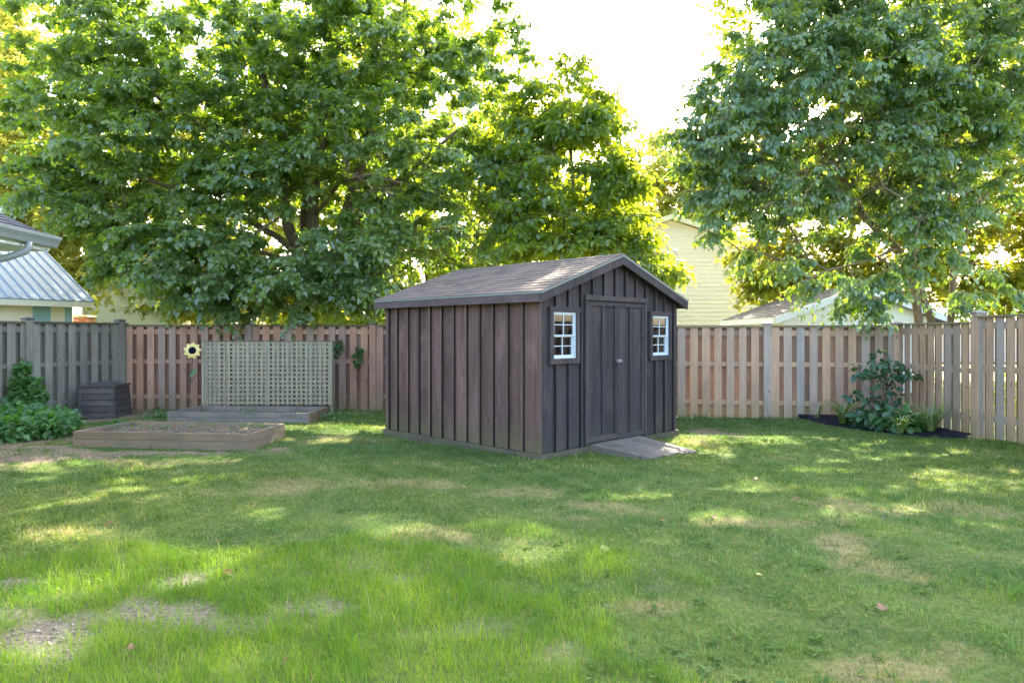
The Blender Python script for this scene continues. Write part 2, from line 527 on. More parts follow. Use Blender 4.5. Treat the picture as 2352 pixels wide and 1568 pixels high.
class MB:
    """collects boxes, tubes, polygons; build() links them as one mesh"""
    def __init__(s, frame=None):
        s.v, s.f, s.r = [], [], []
        s.M = frame or Matrix.Identity(4)

    def _add(s, vs, fs, r=None):
        if r is None:
            r = random.random()
        n = len(s.v)
        for p in vs:
            s.v.append(tuple(s.M @ Vector(p)))
            s.r.append(r)
        for f in fs:
            s.f.append([n + i for i in f])

    def box(s, a, b, r=None):
        """axis-aligned in the current frame, corners a and b"""
        x0, y0, z0 = (min(a[i], b[i]) for i in range(3))
        x1, y1, z1 = (max(a[i], b[i]) for i in range(3))
        s._add([(x0, y0, z0), (x1, y0, z0), (x1, y1, z0), (x0, y1, z0), (x0, y0, z1), (x1, y0, z1), (x1, y1, z1), (x0, y1, z1)],
               [(0, 3, 2, 1), (4, 5, 6, 7), (0, 1, 5, 4), (1, 2, 6, 5), (2, 3, 7, 6), (3, 0, 4, 7)], r)

    def hexa(s, p, r=None):
        """eight corners: bottom loop then top loop"""
        s._add(p, [(0, 3, 2, 1), (4, 5, 6, 7), (0, 1, 5, 4), (1, 2, 6, 5), (2, 3, 7, 6), (3, 0, 4, 7)], r)

    def bar(s, p, q, w, t, up=(0, 0, 1), r=None):
        """box beam from p to q, w across, t along up"""
        p, q, up = Vector(p), Vector(q), Vector(up)
        d = (q - p).normalized()
        sd = d.cross(up).normalized() * (w / 2)
        u = sd.cross(d).normalized() * (t / 2)
        s.hexa([p - sd - u, p + sd - u, q + sd - u, q - sd - u, p - sd + u, p + sd + u, q + sd + u, q - sd + u], r)

    def poly(s, pts, r=None):
        s._add(pts, [tuple(range(len(pts)))], r)

    def slab(s, pts, off, r=None):
        """polygon extruded by the vector off"""
        n = len(pts)
        off = Vector(off)
        s._add(list(pts) + [Vector(p) + off for p in pts],
               [tuple(range(n))[::-1], tuple(range(n, 2 * n))] + [(i, (i + 1) % n, n + (i + 1) % n, n + i) for i in range(n)], r)

    def tube(s, pts, rad, n=8, r=None, caps=True):
        pts = [Vector(p) for p in pts]
        vs, fs = [], []
        prev = None
        for i, p in enumerate(pts):
            t = (pts[min(i + 1, len(pts) - 1)] - pts[max(i - 1, 0)]).normalized()
            if prev is None:
                a = t.orthogonal().normalized()
            else:
                a = (prev - t * prev.dot(t)).normalized()
            prev = a
            b = t.cross(a)
            rr = rad[i] if hasattr(rad, '__len__') else rad
            for k in range(n):
                an = 2 * math.pi * k / n
                vs.append(p + (a * math.cos(an) + b * math.sin(an)) * rr)
            if i:
                for k in range(n):
                    k2 = (k + 1) % n
                    fs.append(((i - 1) * n + k, (i - 1) * n + k2, i * n + k2, i * n + k))
        if caps:
            fs.append(tuple(range(n))[::-1])
            fs.append(tuple(range((len(pts) - 1) * n, len(pts) * n)))
        s._add(vs, fs, r)

    def build(s, name, mat, parent=None, origin=None, smooth=False):
        me = bpy.data.meshes.new(name)
        me.from_pydata(s.v, [], s.f)
        a = me.attributes.new('rnd', 'FLOAT', 'POINT')
        a.data.foreach_set('value', np.array(s.r, dtype=np.float32))
        if smooth:
            me.polygons.foreach_set('use_smooth', [True] * len(me.polygons))
        me.update()
        return link_mesh(name, me, mat, parent, origin)


def np_mesh(name, V, faces_idx, fsize, attrs):
    """V (n,3), faces_idx flat, all faces with fsize corners"""
    me = bpy.data.meshes.new(name)
    nf = len(faces_idx) // fsize
    me.vertices.add(len(V))
    me.vertices.foreach_set('co', np.ascontiguousarray(V, dtype=np.float32).ravel())
    me.loops.add(len(faces_idx))
    me.loops.foreach_set('vertex_index', np.ascontiguousarray(faces_idx, dtype=np.int32))
    me.polygons.add(nf)
    me.polygons.foreach_set('loop_start', np.arange(0, nf * fsize, fsize, dtype=np.int32))
    for k, v in attrs.items():
        a = me.attributes.new(k, 'FLOAT', 'POINT')
        a.data.foreach_set('value', np.ascontiguousarray(v, dtype=np.float32))
    me.update(calc_edges=True)
    me.validate()
    return me


# leaf outlines: x across, y along from the stalk, z fold; all triangles
def fan(outline, centre):
    pts = [centre] + outline
    n = len(outline)
    tri = []
    for i in range(n):
        tri += [0, 1 + i, 1 + (i + 1) % n]
    return np.array(pts, float), np.array(tri)


MAPLE = fan([(0, 0, 0), (0.34, -0.02, .05), (0.30, 0.18, .03), (0.56, 0.34, .0), (0.26, 0.50, .04), (0.24, 0.72, .02), (0, 1.02, -.06),
             (-0.24, 0.72, .02), (-0.26, 0.50, .04), (-0.56, 0.34, .0), (-0.30, 0.18, .03), (-0.34, -0.02, .05)], (0, 0.36, -.02))
OVATE = (np.array([(0, 0, 0), (0.27, 0.18, .07), (0.33, 0.45, .07), (0.17, 0.78, .02), (0, 1.0, -.08), (-0.17, 0.78, .02), (-0.33, 0.45, .07), (-0.27, 0.18, .07),
                   (0, 0.45, 0.0)], float),
         np.array([8, 0, 1, 8, 1, 2, 8, 2, 3, 8, 3, 4, 8, 4, 5, 8, 5, 6, 8, 6, 7, 8, 7, 0]))
LANCE = (np.array([(0, 0, 0), (0.19, 0.3, .05), (0.16, 0.65, .03), (0, 1.0, -.1), (-0.16, 0.65, .03), (-0.19, 0.3, .05), (0, 0.4, 0)], float),
         np.array([6, 0, 1, 6, 1, 2, 6, 2, 3, 6, 3, 4, 6, 4, 5, 6, 5, 0]))
SIMPLE = (np.array([(0, 0, 0), (0.34, 0.42, .06), (0, 1.0, -.05), (-0.34, 0.42, .06)], float), np.array([0, 1, 2, 0, 2, 3]))
SIMPLE5 = (np.array([(0, 0, 0), (0.42, 0.20, .05), (0.22, 0.62, .02), (0, 1.0, -.05), (-0.22, 0.62, .02), (-0.42, 0.20, .05)], float),
           np.array([0, 1, 2, 0, 2, 3, 0, 3, 4, 0, 4, 5]))


def unit(a):
    return a / np.maximum(np.linalg.norm(a, axis=1, keepdims=True), 1e-9)


def leaves_mesh(name, P, T, Nn, S, tmpl, rnd=None, curl=0.0):
    """P stalk points, T tip directions, Nn normals, S sizes"""
    tv, tf = tmpl
    n, k = len(P), len(tv)
    T = unit(T)
    Nn = unit(Nn - T * np.sum(Nn * T, axis=1, keepdims=True))
    X = np.cross(T, Nn)
    S = S[:, None, None]
    z = tv[None, :, 2:3] * np.ones((n, 1, 1))
    if curl:
        z = z - curl * (tv[None, :, 1:2] ** 2) * rng.uniform(0, 1, (n, 1, 1))
    V = P[:, None, :] + S * (tv[None, :, 0:1] * X[:, None, :] + tv[None, :, 1:2] * T[:, None, :] + z * Nn[:, None, :])
    idx = (tf[None, :] + (np.arange(n) * k)[:, None]).ravel()
    if rnd is None:
        rnd = rng.uniform(0, 1, n)
    return np_mesh(name, V.reshape(-1, 3), idx, 3, {'rnd': np.repeat(rnd, k)})


# ------------------------------------------------------------------ where sun reaches the lawn (gaps in the crowns along the sun's rays)
SUNP = []


def sp(x, y, hx, hy, k=0.98):
    c = G(x, y)
    rx = hx / F * c.y
    ry = max(0.12, abs(G(x, y - hy).y - G(x, y + hy).y) / 2)
    SUNP.append((c.x, c.y, rx, ry, k))


for a in [(200, 1062, 170, 12), (420, 1050, 150, 8), (120, 1085, 90, 10), (290, 1100, 60, 6), (585, 1190, 65, 15), (130, 1232, 120, 18),
          (40, 1200, 40, 6), (300, 1122, 50, 7), (240, 1375, 230, 22), (420, 1300, 130, 16), (80, 1420, 110, 10), (70, 1530, 150, 28),
          (780, 990, 110, 9), (760, 1010, 60, 6), (840, 985, 60, 6), (1660, 1203, 75, 18), (1185, 1285, 75, 13), (1530, 1258, 45, 14), (1480, 1145, 90, 8),
          (1640, 1130, 45, 8), (1668, 985, 40, 6), (1580, 980, 20, 5), (1760, 1128, 130, 12), (1900, 1085, 90, 8), (2010, 1140, 150, 17),
          (2160, 1100, 110, 12), (2290, 1130, 90, 18), (2060, 1165, 90, 12), (1945, 1192, 60, 16), (2240, 1210, 70, 8), (2330, 1090, 50, 10),
          (1220, 1100, 60, 6), (1310, 1135, 40, 8), (2090, 1050, 60, 5), (900, 1220, 60, 6), (1380, 1330, 50, 12), (1900, 1060, 60, 5),
          (1240, 1080, 50, 4), (600, 1010, 60, 5), (640, 985, 45, 8), (1020, 1175, 60, 7), (2250, 1270, 70, 9), (2030, 1240, 60, 10), (1960, 1270, 50, 12)]:
    sp(*a)


def sun_keep(P, cover=1.0):
    """leaves to keep: thin the crowns where the sunbeams onto the lawn pass"""
    s = np.array(sdir)
    t = P[:, 2] / s[2]
    gx = P[:, 0] - s[0] * t
    gy = P[:, 1] - s[1] * t
    wob = 0.28 * n_mid(gx * 1.5, gy * 1.5) + 0.15 * n_fine(gx, gy)
    kill = np.zeros(len(P))
    for (cx, cy, rx, ry, k) in SUNP:
        d = np.sqrt(((gx - cx) / (rx * 1.05)) ** 2 + ((gy - cy) / (ry * 1.2)) ** 2) + wob
        kill = np.maximum(kill, k * np.clip((1.25 - d) / 0.35, 0, 1))
    return rng.uniform(0, 1, len(P)) > kill * cover


# ------------------------------------------------------------------ trees
class Skel:
    def __init__(s):
        s.p, s.par, s.w = [], [], []

    def add(s, p, par):
        s.p.append(np.array(p, float))
        s.par.append(par)
        return len(s.p) - 1

    def limb(s, pts, par=-1):
        ids = []
        for i, p in enumerate(pts):
            par = s.add(p, par)
            ids.append(par)
        return ids

    def mesh(s, name, rads, mat, parent, minr=0.006, rmax=None, sides=7, pw=0.42, tip=0.007):
        n = len(s.p)
        cnt = np.zeros(n)
        kids = [[] for _ in range(n)]
        for i in range(n):
            if s.par[i] >= 0:
                kids[s.par[i]].append(i)
        for i in range(n - 1, -1, -1):
            if not kids[i]:
                cnt[i] = 1
            if s.par[i] >= 0:
                cnt[s.par[i]] += max(cnt[i], 1)
        rad = tip * np.maximum(cnt, 1) ** pw
        for i, r0 in rads.items():
            rad[i] = r0
        if rmax:
            rad = np.minimum(rad, rmax)
        mb = MB()
        done = [False] * n
        for i in range(n):
            if s.par[i] >= 0:
                continue
            stack = [(i, None)]
            while stack:
                st, pr = stack.pop()
                chain = ([pr] if pr is not None else []) + [st]
                cur = st
                while kids[cur]:
                    ks = sorted(kids[cur], key=lambda q: -rad[q])
                    for q in ks[1:]:
                        stack.append((q, cur))
                    cur = ks[0]
                    chain.append(cur)
                if len(chain) >= 2:
                    rr = [max(minr, rad[q]) for q in chain]
                    if pr is not None:
                        rr[0] = min(rr[0], rr[1] * 1.15)
                    mb.tube([s.p[q] for q in chain], rr, sides if rr[0] > 0.03 else 4)
        return mb.build(name, mat, parent, smooth=True)


def tree(name, label, base, limbs, blobs, leaf, size, mats, per=90, spray=0.55, droop=0.35, shell=0.55, gap=None,
         carve=1.0, rads=None, group=None, twigs=True, cat='tree', hang=0.4, tip=0.007, up=0.9, jitter=0.6, trunk_name='trunk'):
    """limbs: list of (points, parent limb index or -1, radii); blobs: (centre, rx, ry, rz, clusters)"""
    root = empty(name, base, label, cat, 0, group)
    sk = Skel()
    lid, rfix = [], {}
    for pts, pl, r01 in limbs:
        par = -1
        if pl >= 0:
            q = np.array(pts[0])
            cand = lid[pl]
            par = cand[int(np.argmin([np.linalg.norm(sk.p[c] - q) for c in cand]))]
        fine = []
        for a, b in zip(pts[:-1], pts[1:]):
            a, b = np.array(a, float), np.array(b, float)
            m = max(1, int(np.linalg.norm(b - a) / 0.45))
            for k in range(m):
                fine.append(a + (b - a) * k / m + rng.normal(0, 0.012, 3))
        fine.append(np.array(pts[-1], float))
        if pl >= 0:
            fine = fine[1:] if len(fine) > 1 else fine
        ids = sk.limb(fine, par)
        for k, i in enumerate(ids):
            rfix[i] = r01[0] + (r01[1] - r01[0]) * k / max(1, len(ids) - 1)
        lid.append(ids)
    # cluster centres
    cs = []
    for (c, rx, ry, rz, m) in blobs:
        u = unit(rng.normal(0, 1, (m, 3)))
        rad = shell + (1 - shell) * rng.uniform(0, 1, (m, 1)) ** 0.7
        rad = np.where(rng.uniform(0, 1, (m, 1)) < 0.22, rng.uniform(0.2, 0.8, (m, 1)), rad)
        cs.append(np.array(c) + u * rad * np.array([rx, ry, rz]))
    cs = np.concatenate(cs)
    cs = cs[cs[:, 2] > 1.55]
    if gap is not None:
        cs = cs[gap(cs)]
    cs = cs[sun_keep(cs, carve * 0.4)]
    b0 = np.array(base)
    order = np.argsort(np.linalg.norm(cs - b0, axis=1))
    cs = cs[order]
    tipn = []
    for c in cs:
        Pn = np.array(sk.p)
        dv = Pn - c
        d = np.linalg.norm(dv, axis=1) + 0.9 * np.maximum(0, dv[:, 2])
        d[Pn[:, 2] < 1.2] += 50
        j = int(np.argmin(d))
        a = sk.p[j]
        L = np.linalg.norm(c - a)
        m = max(1, int(L / 0.5))
        par = j
        for k in range(1, m + 1):
            t = k / m
            q = a + (c - a) * t + np.array([0, 0, 0.10 * L * math.sin(t * math.pi)]) + rng.normal(0, 0.03 + 0.02 * L, 3) * (t < 1)
            par = sk.add(q, par)
        tipn.append(par)
    sk.mesh(trunk_name, rfix, mats[0], root, tip=tip)
    # leaves
    m = len(cs)
    fr = np.array([sk.p[sk.par[t]] if sk.par[t] >= 0 else sk.p[t] for t in tipn])
    out = unit(unit(cs - fr) * 1.0 + unit((cs - (b0 + np.array([0, 0, max(2.0, cs[:, 2].mean() * 0.6)]))) * np.array([1, 1, 0.6])) * 0.7)
    nt = 5
    P, T, NN, Rr = [], [], [], []
    tw = MB()
    crnd = rng.uniform(0, 1, m)
    for k in range(nt):
        dirs = unit(out + rng.normal(0, jitter, (m, 3)) * np.array([1, 1, 0.55]))
        ln = spray * rng.uniform(0.6, 1.3, (m, 1))
        q = per // nt
        t = (np.arange(q) + rng.uniform(0, 1, (m, q))) / q
        t = t[:, :, None]
        pos = cs[:, None, :] - dirs[:, None, :] * ln[:, None, :] * 0.25 + dirs[:, None, :] * ln[:, None, :] * t * 1.25
        pos[:, :, 2] -= droop * (t[:, :, 0] ** 2) * ln
        side = rng.normal(0, 1, (m, q, 3))
        side /= np.linalg.norm(side, axis=2, keepdims=True)
        side[:, :, 2] = side[:, :, 2] * 0.6 - hang * 0.5
        pos = pos + side * size * rng.uniform(0.4, 1.1, (m, q, 1))
        tipd = dirs[:, None, :] * 0.6 + side * 0.9 + np.array([0, 0, -hang])
        nrm = np.array([0, 0, up]) + rng.normal(0, 0.5, (m, q, 3)) + dirs[:, None, :] * 0.35
        P.append(pos.reshape(-1, 3))
        T.append(tipd.reshape(-1, 3))
        NN.append(nrm.reshape(-1, 3))
        Rr.append((0.45 * crnd[:, None] + 0.55 * rng.uniform(0, 1, (m, q))).ravel())
        if twigs:
            for i in range(m):
                e = cs[i] + dirs[i] * ln[i]
                e[2] -= droop * ln[i, 0] * 0.9
                mid = cs[i] + dirs[i] * ln[i] * 0.5
                mid[2] -= droop * ln[i, 0] * 0.25
                tw.tube([cs[i], mid, e], [0.006, 0.005, 0.003], 3, caps=False)
    P, T, NN, Rr = np.concatenate(P), np.concatenate(T), np.concatenate(NN), np.concatenate(Rr)
    keep = sun_keep(P, carve) & (P[:, 2] > 1.2)
    P, T, NN, Rr = P[keep], T[keep], NN[keep], Rr[keep]
    me = leaves_mesh('crown', P, T, NN, size * rng.uniform(0.5, 1.3, len(P)), leaf, Rr, curl=0.25)
    cr = link_mesh('crown', me, mats[1], root)
    if twigs:
        tw.build('twigs', mats[0], cr)
    return root


# ------------------------------------------------------------------ ground
SHED0, SHEDA, SW, SL = Vector((0.36, 8.98, 0)), R(45.3), 3.25, 3.38
BACK = [(-8.25, 14.9), (-2.0, 14.9), (7.29, 13.1)]
SOIL = [(415, 1343, 90, 16), (300, 1415, 130, 22), (60, 1525, 120, 40), (900, 1330, 50, 12, .5), (740, 1400, 90, 16, .6), (1110, 1440, 60, 14, .45), (30, 1345, 40, 9),
        (560, 1440, 60, 12, .6), (1325, 1475, 45, 10, .5), (1090, 1560, 40, 10, .4), (1490, 1345, 50, 10, .4), (820, 1310, 60, 8, .4), (215, 1470, 90, 12, .6), (170, 1380, 60, 8, .5)]
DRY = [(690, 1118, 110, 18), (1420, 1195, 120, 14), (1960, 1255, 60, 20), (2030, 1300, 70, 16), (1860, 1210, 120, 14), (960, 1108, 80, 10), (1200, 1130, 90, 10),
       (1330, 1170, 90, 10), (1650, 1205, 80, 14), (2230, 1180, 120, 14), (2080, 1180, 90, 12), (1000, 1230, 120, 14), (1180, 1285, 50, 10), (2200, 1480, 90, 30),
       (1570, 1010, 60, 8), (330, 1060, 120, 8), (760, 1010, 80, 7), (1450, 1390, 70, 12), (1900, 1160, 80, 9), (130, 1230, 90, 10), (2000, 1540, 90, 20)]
DIRT = [(40, 1052, 110, 18), (170, 1035, 60, 7), (330, 1036, 200, 4), (600, 1030, 60, 5), (330, 950, 80, 10), (230, 965, 80, 14), (1640, 990, 45, 7), (90, 1010, 120, 20)]


def patches(lst, x, y, wob=0.55):
    f = np.zeros(np.shape(x))
    w = wob * n_mid(x * 1.4, y * 1.4) + 0.40 * n_fine(x, y)
    for (px, py, hx, hy, *st) in lst:
        c = G(px, py)
        rx = hx / F * c.y
        ry = max(0.07, abs(G(px, py - hy).y - G(px, py + hy).y) / 2)
        d = np.sqrt(((x - c.x) / rx) ** 2 + ((y - c.y) / ry) ** 2) + w
        f = np.maximum(f, np.clip((1.5 - d) / 1.0, 0, 1) * (st[0] if st else 1.0))
    return f


def beyond(x, y):
    """past the fences"""
    yb = np.interp(x, [p[0] for p in BACK], [p[1] for p in BACK])
    xl = -8.25 - (14.9 - y) * 0.42
    return (y > yb) | (x > 7.4) | (x < xl)


def lushness(x, y):
    a = np.clip((5.35 - y + 0.35 * n_mid(x, y) + 0.15 * n_big(x, y)) / 0.5, 0, 1)
    b = np.clip((0.9 - x + 0.35 * n_mid(y, x)) / 0.5, 0, 1)
    spots = np.clip((n_mid(x * 0.9 + 5, y * 0.9) - 1.0) / 0.4, 0, 1) * np.clip((6.3 - y) / 1, 0, 1)
    return np.maximum(a * b, spots * 0.8)


gx = np.concatenate([np.linspace(-400, -40, 12), np.linspace(-36, -13, 20), np.arange(-12, 12.01, 0.08), np.linspace(13, 36, 20), np.linspace(40, 400, 12)])
gy = np.concatenate([np.linspace(-60, -2, 12), np.arange(-1, 1.9, 0.3), np.arange(2, 16.01, 0.07), np.linspace(17, 40, 20), np.linspace(50, 900, 16)])
XX, YY = np.meshgrid(gx, gy)
ZZ = ground_z(XX, YY)
Vg = np.stack([XX, YY, ZZ], -1).reshape(-1, 3)
nx, ny = len(gx), len(gy)
ii, jj = np.meshgrid(np.arange(nx - 1), np.arange(ny - 1))
a0 = (jj * nx + ii).ravel()
fc = np.stack([a0, a0 + 1, a0 + nx + 1, a0 + nx], -1).ravel()
xf, yf = Vg[:, 0], Vg[:, 1]
me = np_mesh('lawn', Vg, fc, 4, {'dry': patches(DRY, xf, yf), 'soil': patches(SOIL, xf, yf), 'dirt': patches(DIRT, xf, yf), 'far': beyond(xf, yf).astype(float)})
me.polygons.foreach_set('use_smooth', [True] * len(me.polygons))
lawn = link_mesh('lawn', me, M['ground'], None)
tag(lawn, kind='structure')


# ------------------------------------------------------------------ shed
FR = Matrix.Translation(SHED0) @ Matrix.Rotation(SHEDA, 4, 'Z')
shed = empty('garden_shed', SHED0, 'dark brown board and batten garden shed with gable roof and double doors', 'shed', SHEDA)
OV, EZ, SLP = 0.13, 2.18, math.tan(R(18.9))


def roofz(x):
    return EZ + (min(x, SW - x) + OV) * SLP


# side wall (faces the camera's left) and the hidden back and far side
def board_wall(mb, x0, x1, z0, zt, opens, edges, y0, y1):
    """boards between edges along x, openings cut out, sloping top zt(x)"""
    e = sorted(set([x0, x1] + [v for v in edges if x0 < v < x1] + [v for o in opens for v in o[:2] if x0 < v < x1]))
    rb = {}
    for a, b in zip(e[:-1], e[1:]):
        m = (a + b) / 2
        key = sum(1 for v in edges if v <= m)
        r = rb.setdefault(key, random.random())
        segs = [(z0, None)]
        for (oa, ob, oz0, oz1) in opens:
            if oa <= m <= ob:
                ns = []
                for (s0, s1) in segs:
                    if oz0 > s0:
                        ns.append((s0, oz0))
                    ns.append((oz1, s1))
                segs = ns
        for s0, s1 in segs:
            ta, tb = (zt(a), zt(b)) if s1 is None else (s1, s1)
            if max(ta, tb) - s0 < 0.005:
                continue
            mb.hexa([(a, y0, s0), (b, y0, s0), (b, y1, s0), (a, y1, s0), (a, y0, ta), (b, y0, tb), (b, y1, tb), (a, y1, ta)], r)


def battens(mb, xs, z0, zt, opens, y0, y1, w=0.045):
    for x in xs:
        segs = [(z0, None)]
        for (oa, ob, oz0, oz1) in opens:
            if oa - w / 2 < x < ob + w / 2:
                ns = []
                for (s0, s1) in segs:
                    if oz0 > s0:
                        ns.append((s0, oz0))
                    ns.append((oz1, s1))
                segs = ns
        for s0, s1 in segs:
            ta, tb = (zt(x - w / 2), zt(x + w / 2)) if s1 is None else (s1, s1)
            if max(ta, tb) - s0 < 0.02:
                continue
            r = random.random()
            mb.hexa([(x - w / 2, y0, s0), (x + w / 2, y0, s0), (x + w / 2, y1, s0), (x - w / 2, y1, s0),
                     (x - w / 2, y0, ta), (x + w / 2, y0, tb), (x + w / 2, y1, tb), (x - w / 2, y1, ta)], r)


side_s = [0.296, 0.574, 0.860, 1.134, 1.409, 1.686, 1.963, 2.237, 2.513, 2.784, 3.07, 3.30]
# a frame whose x runs along the side wall (v) and whose -y points out of it (-u)
FS = FR @ Matrix(((0, 1, 0, 0), (1, 0, 0, 0), (0, 0, 1, 0), (0, 0, 0, 1)))
mb = MB(FS)
eave = lambda x: EZ + 0.03
board_wall(mb, 0.0, SL, 0.09, eave, [], side_s, 0.0, 0.025)
battens(mb, side_s, 0.092, eave, [], -0.036, 0.0, 0.042)
mb.box((-0.028, -0.026, 0.092), (0.03, 0.0, 2.2))
mb.box((SL - 0.05, -0.024, 0.092), (SL, 0.0, 2.2))
mb.build('side_wall', M['shed_side'], shed)
mb = MB(FS)  # thin dark strips standing in for shade on one side of each batten
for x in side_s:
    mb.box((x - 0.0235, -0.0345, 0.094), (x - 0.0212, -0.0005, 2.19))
mb.build('batten_shade_strips', M['batten_shade'], shed)
mb = MB(FS)
board_wall(mb, 0.0, SL, 0.09, eave, [], side_s, SW - 0.025, SW)
battens(mb, side_s, 0.092, eave, [], SW, SW + 0.024)
mb.build('side_wall', M['shed_side'], shed)
mb = MB(FR)
fb = [0.03 + 0.0] + [0.297 + 0.2615 * k for k in range(0, 12)]
fb = [b for b in fb if b < SW - 0.02]
DOOR = (0.955, 2.315, 0.12, 2.10)
WINS = [(0.225, 0.695, 1.31, 1.925), (2.54, 3.01, 1.30, 1.915)]
opens = [(DOOR[0], DOOR[1], 0.0, DOOR[3])] + WINS
gz = lambda x: roofz(x) - 0.035
board_wall(mb, 0.026, SW - 0.026, 0.09, gz, opens, fb, 0.0, 0.025)
bo = [(0.90, 2.37, 0.0, 2.17)] + [(w[0] - 0.07, w[1] + 0.07, w[2] - 0.07, w[3] + 0.07) for w in WINS]
battens(mb, fb[1:], 0.092, gz, bo, -0.034, -0.0005, 0.042)
battens(mb, [0.022], 0.092, gz, [], -0.027, -0.0005, 0.05)
battens(mb, [SW - 0.022], 0.092, gz, [], -0.026, -0.0005, 0.05)
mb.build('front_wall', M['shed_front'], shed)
mb = MB(FR)  # same painted shade strips along the front battens
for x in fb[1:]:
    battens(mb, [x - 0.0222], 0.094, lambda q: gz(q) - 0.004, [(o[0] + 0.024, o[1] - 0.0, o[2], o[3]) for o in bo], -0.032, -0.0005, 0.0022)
mb.build('batten_shade_strips', M['batten_shade'], shed)
mb = MB(FR)
board_wall(mb, 0.026, SW - 0.026, 0.09, gz, [], fb, SL - 0.025, SL)
battens(mb, fb[1:], 0.092, gz, [], SL, SL + 0.024)
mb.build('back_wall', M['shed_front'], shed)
# skids under the walls
mb = MB(FR)
mb.box((-0.035, -0.045, -0.05), (0.075, SL + 0.05, 0.085))
mb.box((SW - 0.075, -0.045, -0.05), (SW + 0.035, SL + 0.05, 0.085))
mb.box((0.078, -0.04, -0.05), (SW - 0.078, 0.06, 0.082))
mb.box((0.078, SL - 0.06, -0.05), (SW - 0.078, SL + 0.04, 0.082))
mb.build('skid', M['skid'], shed)
mb = MB(FR)
mb.box((0.03, 0.065, 0.086), (SW - 0.03, SL - 0.065, 0.12))
for k in range(6):
    mb.box((0.028, 0.3 + k * 0.55, 0.12), (0.07, 0.34 + k * 0.55, 2.1))
mb.build('floor', M['interior'], shed)
# door leaves
mid = (DOOR[0] + DOOR[1]) / 2
doors = []
for k, (a, b) in enumerate(((DOOR[0] + 0.006, mid - 0.004), (mid + 0.004, DOOR[1] - 0.006))):
    mb = MB(FR)
    z0, z1 = 0.125 - 0.012 * k, 2.085
    n = 3
    for i in range(n):
        xa, xb = a + (b - a) * i / n, a + (b - a) * (i + 1) / n
        mb.box((xa, -0.006, z0), (xb - 0.002, 0.018, z1))
    w = 0.05
    zt = z1 - 0.055
    mb.box((a, -0.032, zt), (b, -0.0065, z1))
    mb.box((a, -0.032, z0), (b, -0.0065, z0 + 0.075))
    xs = [a + 0.02, (a + b) / 2, b - 0.025] if k == 0 else [a + 0.025, (a + b) / 2 - 0.005, b - 0.02]
    for j, x in enumerate(xs):
        mb.box((x - w / 2 + 0.004, -0.030, z0 + 0.076), (x + w / 2 - 0.004, -0.0065, zt - 0.001))
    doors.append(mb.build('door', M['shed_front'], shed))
mb = MB(FR)
mb.box((0.89, -0.052, 2.108), (2.38, -0.0, 2.175))
mb.box((0.895, -0.040, 0.10), (0.948, -0.0, 2.106))
mb.box((2.322, -0.040, 0.10), (2.375, -0.0, 2.106))
mb.box((DOOR[0] - 0.006, -0.020, 2.09), (DOOR[1] + 0.006, 0.02, 2.107))
mb.box((0.945, 0.0, 0.086), (2.325, 0.055, 0.122))
mb.build('door_frame', M['shed_front'], shed)
# hasp and padlock
mb = MB(FR)
hx, hz = mid - 0.01, 1.245
mb.box((hx - 0.005, -0.045, hz - 0.022), (hx + 0.11, -0.0325, hz + 0.022))
mb.box((hx - 0.045, -0.052, hz - 0.012), (hx + 0.03, -0.0455, hz + 0.016))
mb.tube([(hx - 0.04, -0.04, hz + 0.012), (hx - 0.04, -0.075, hz + 0.01), (hx - 0.04, -0.075, hz - 0.02), (hx - 0.04, -0.045, hz - 0.02)], 0.006, 6)
hp = mb.build('hasp', M['hasp'], doors[1])
mb = MB(FR)
mb.box((hx - 0.065, -0.085, hz - 0.075), (hx - 0.018, -0.060, hz - 0.03))
mb.tube([(hx - 0.056, -0.0725, hz - 0.03), (hx - 0.054, -0.0725, hz - 0.002), (hx - 0.041, -0.0725, hz + 0.008), (hx - 0.028, -0.0725, hz - 0.002), (hx - 0.027, -0.0725, hz - 0.03)], 0.0045, 6)
mb.build('padlock', M['padlock'], doors[1])
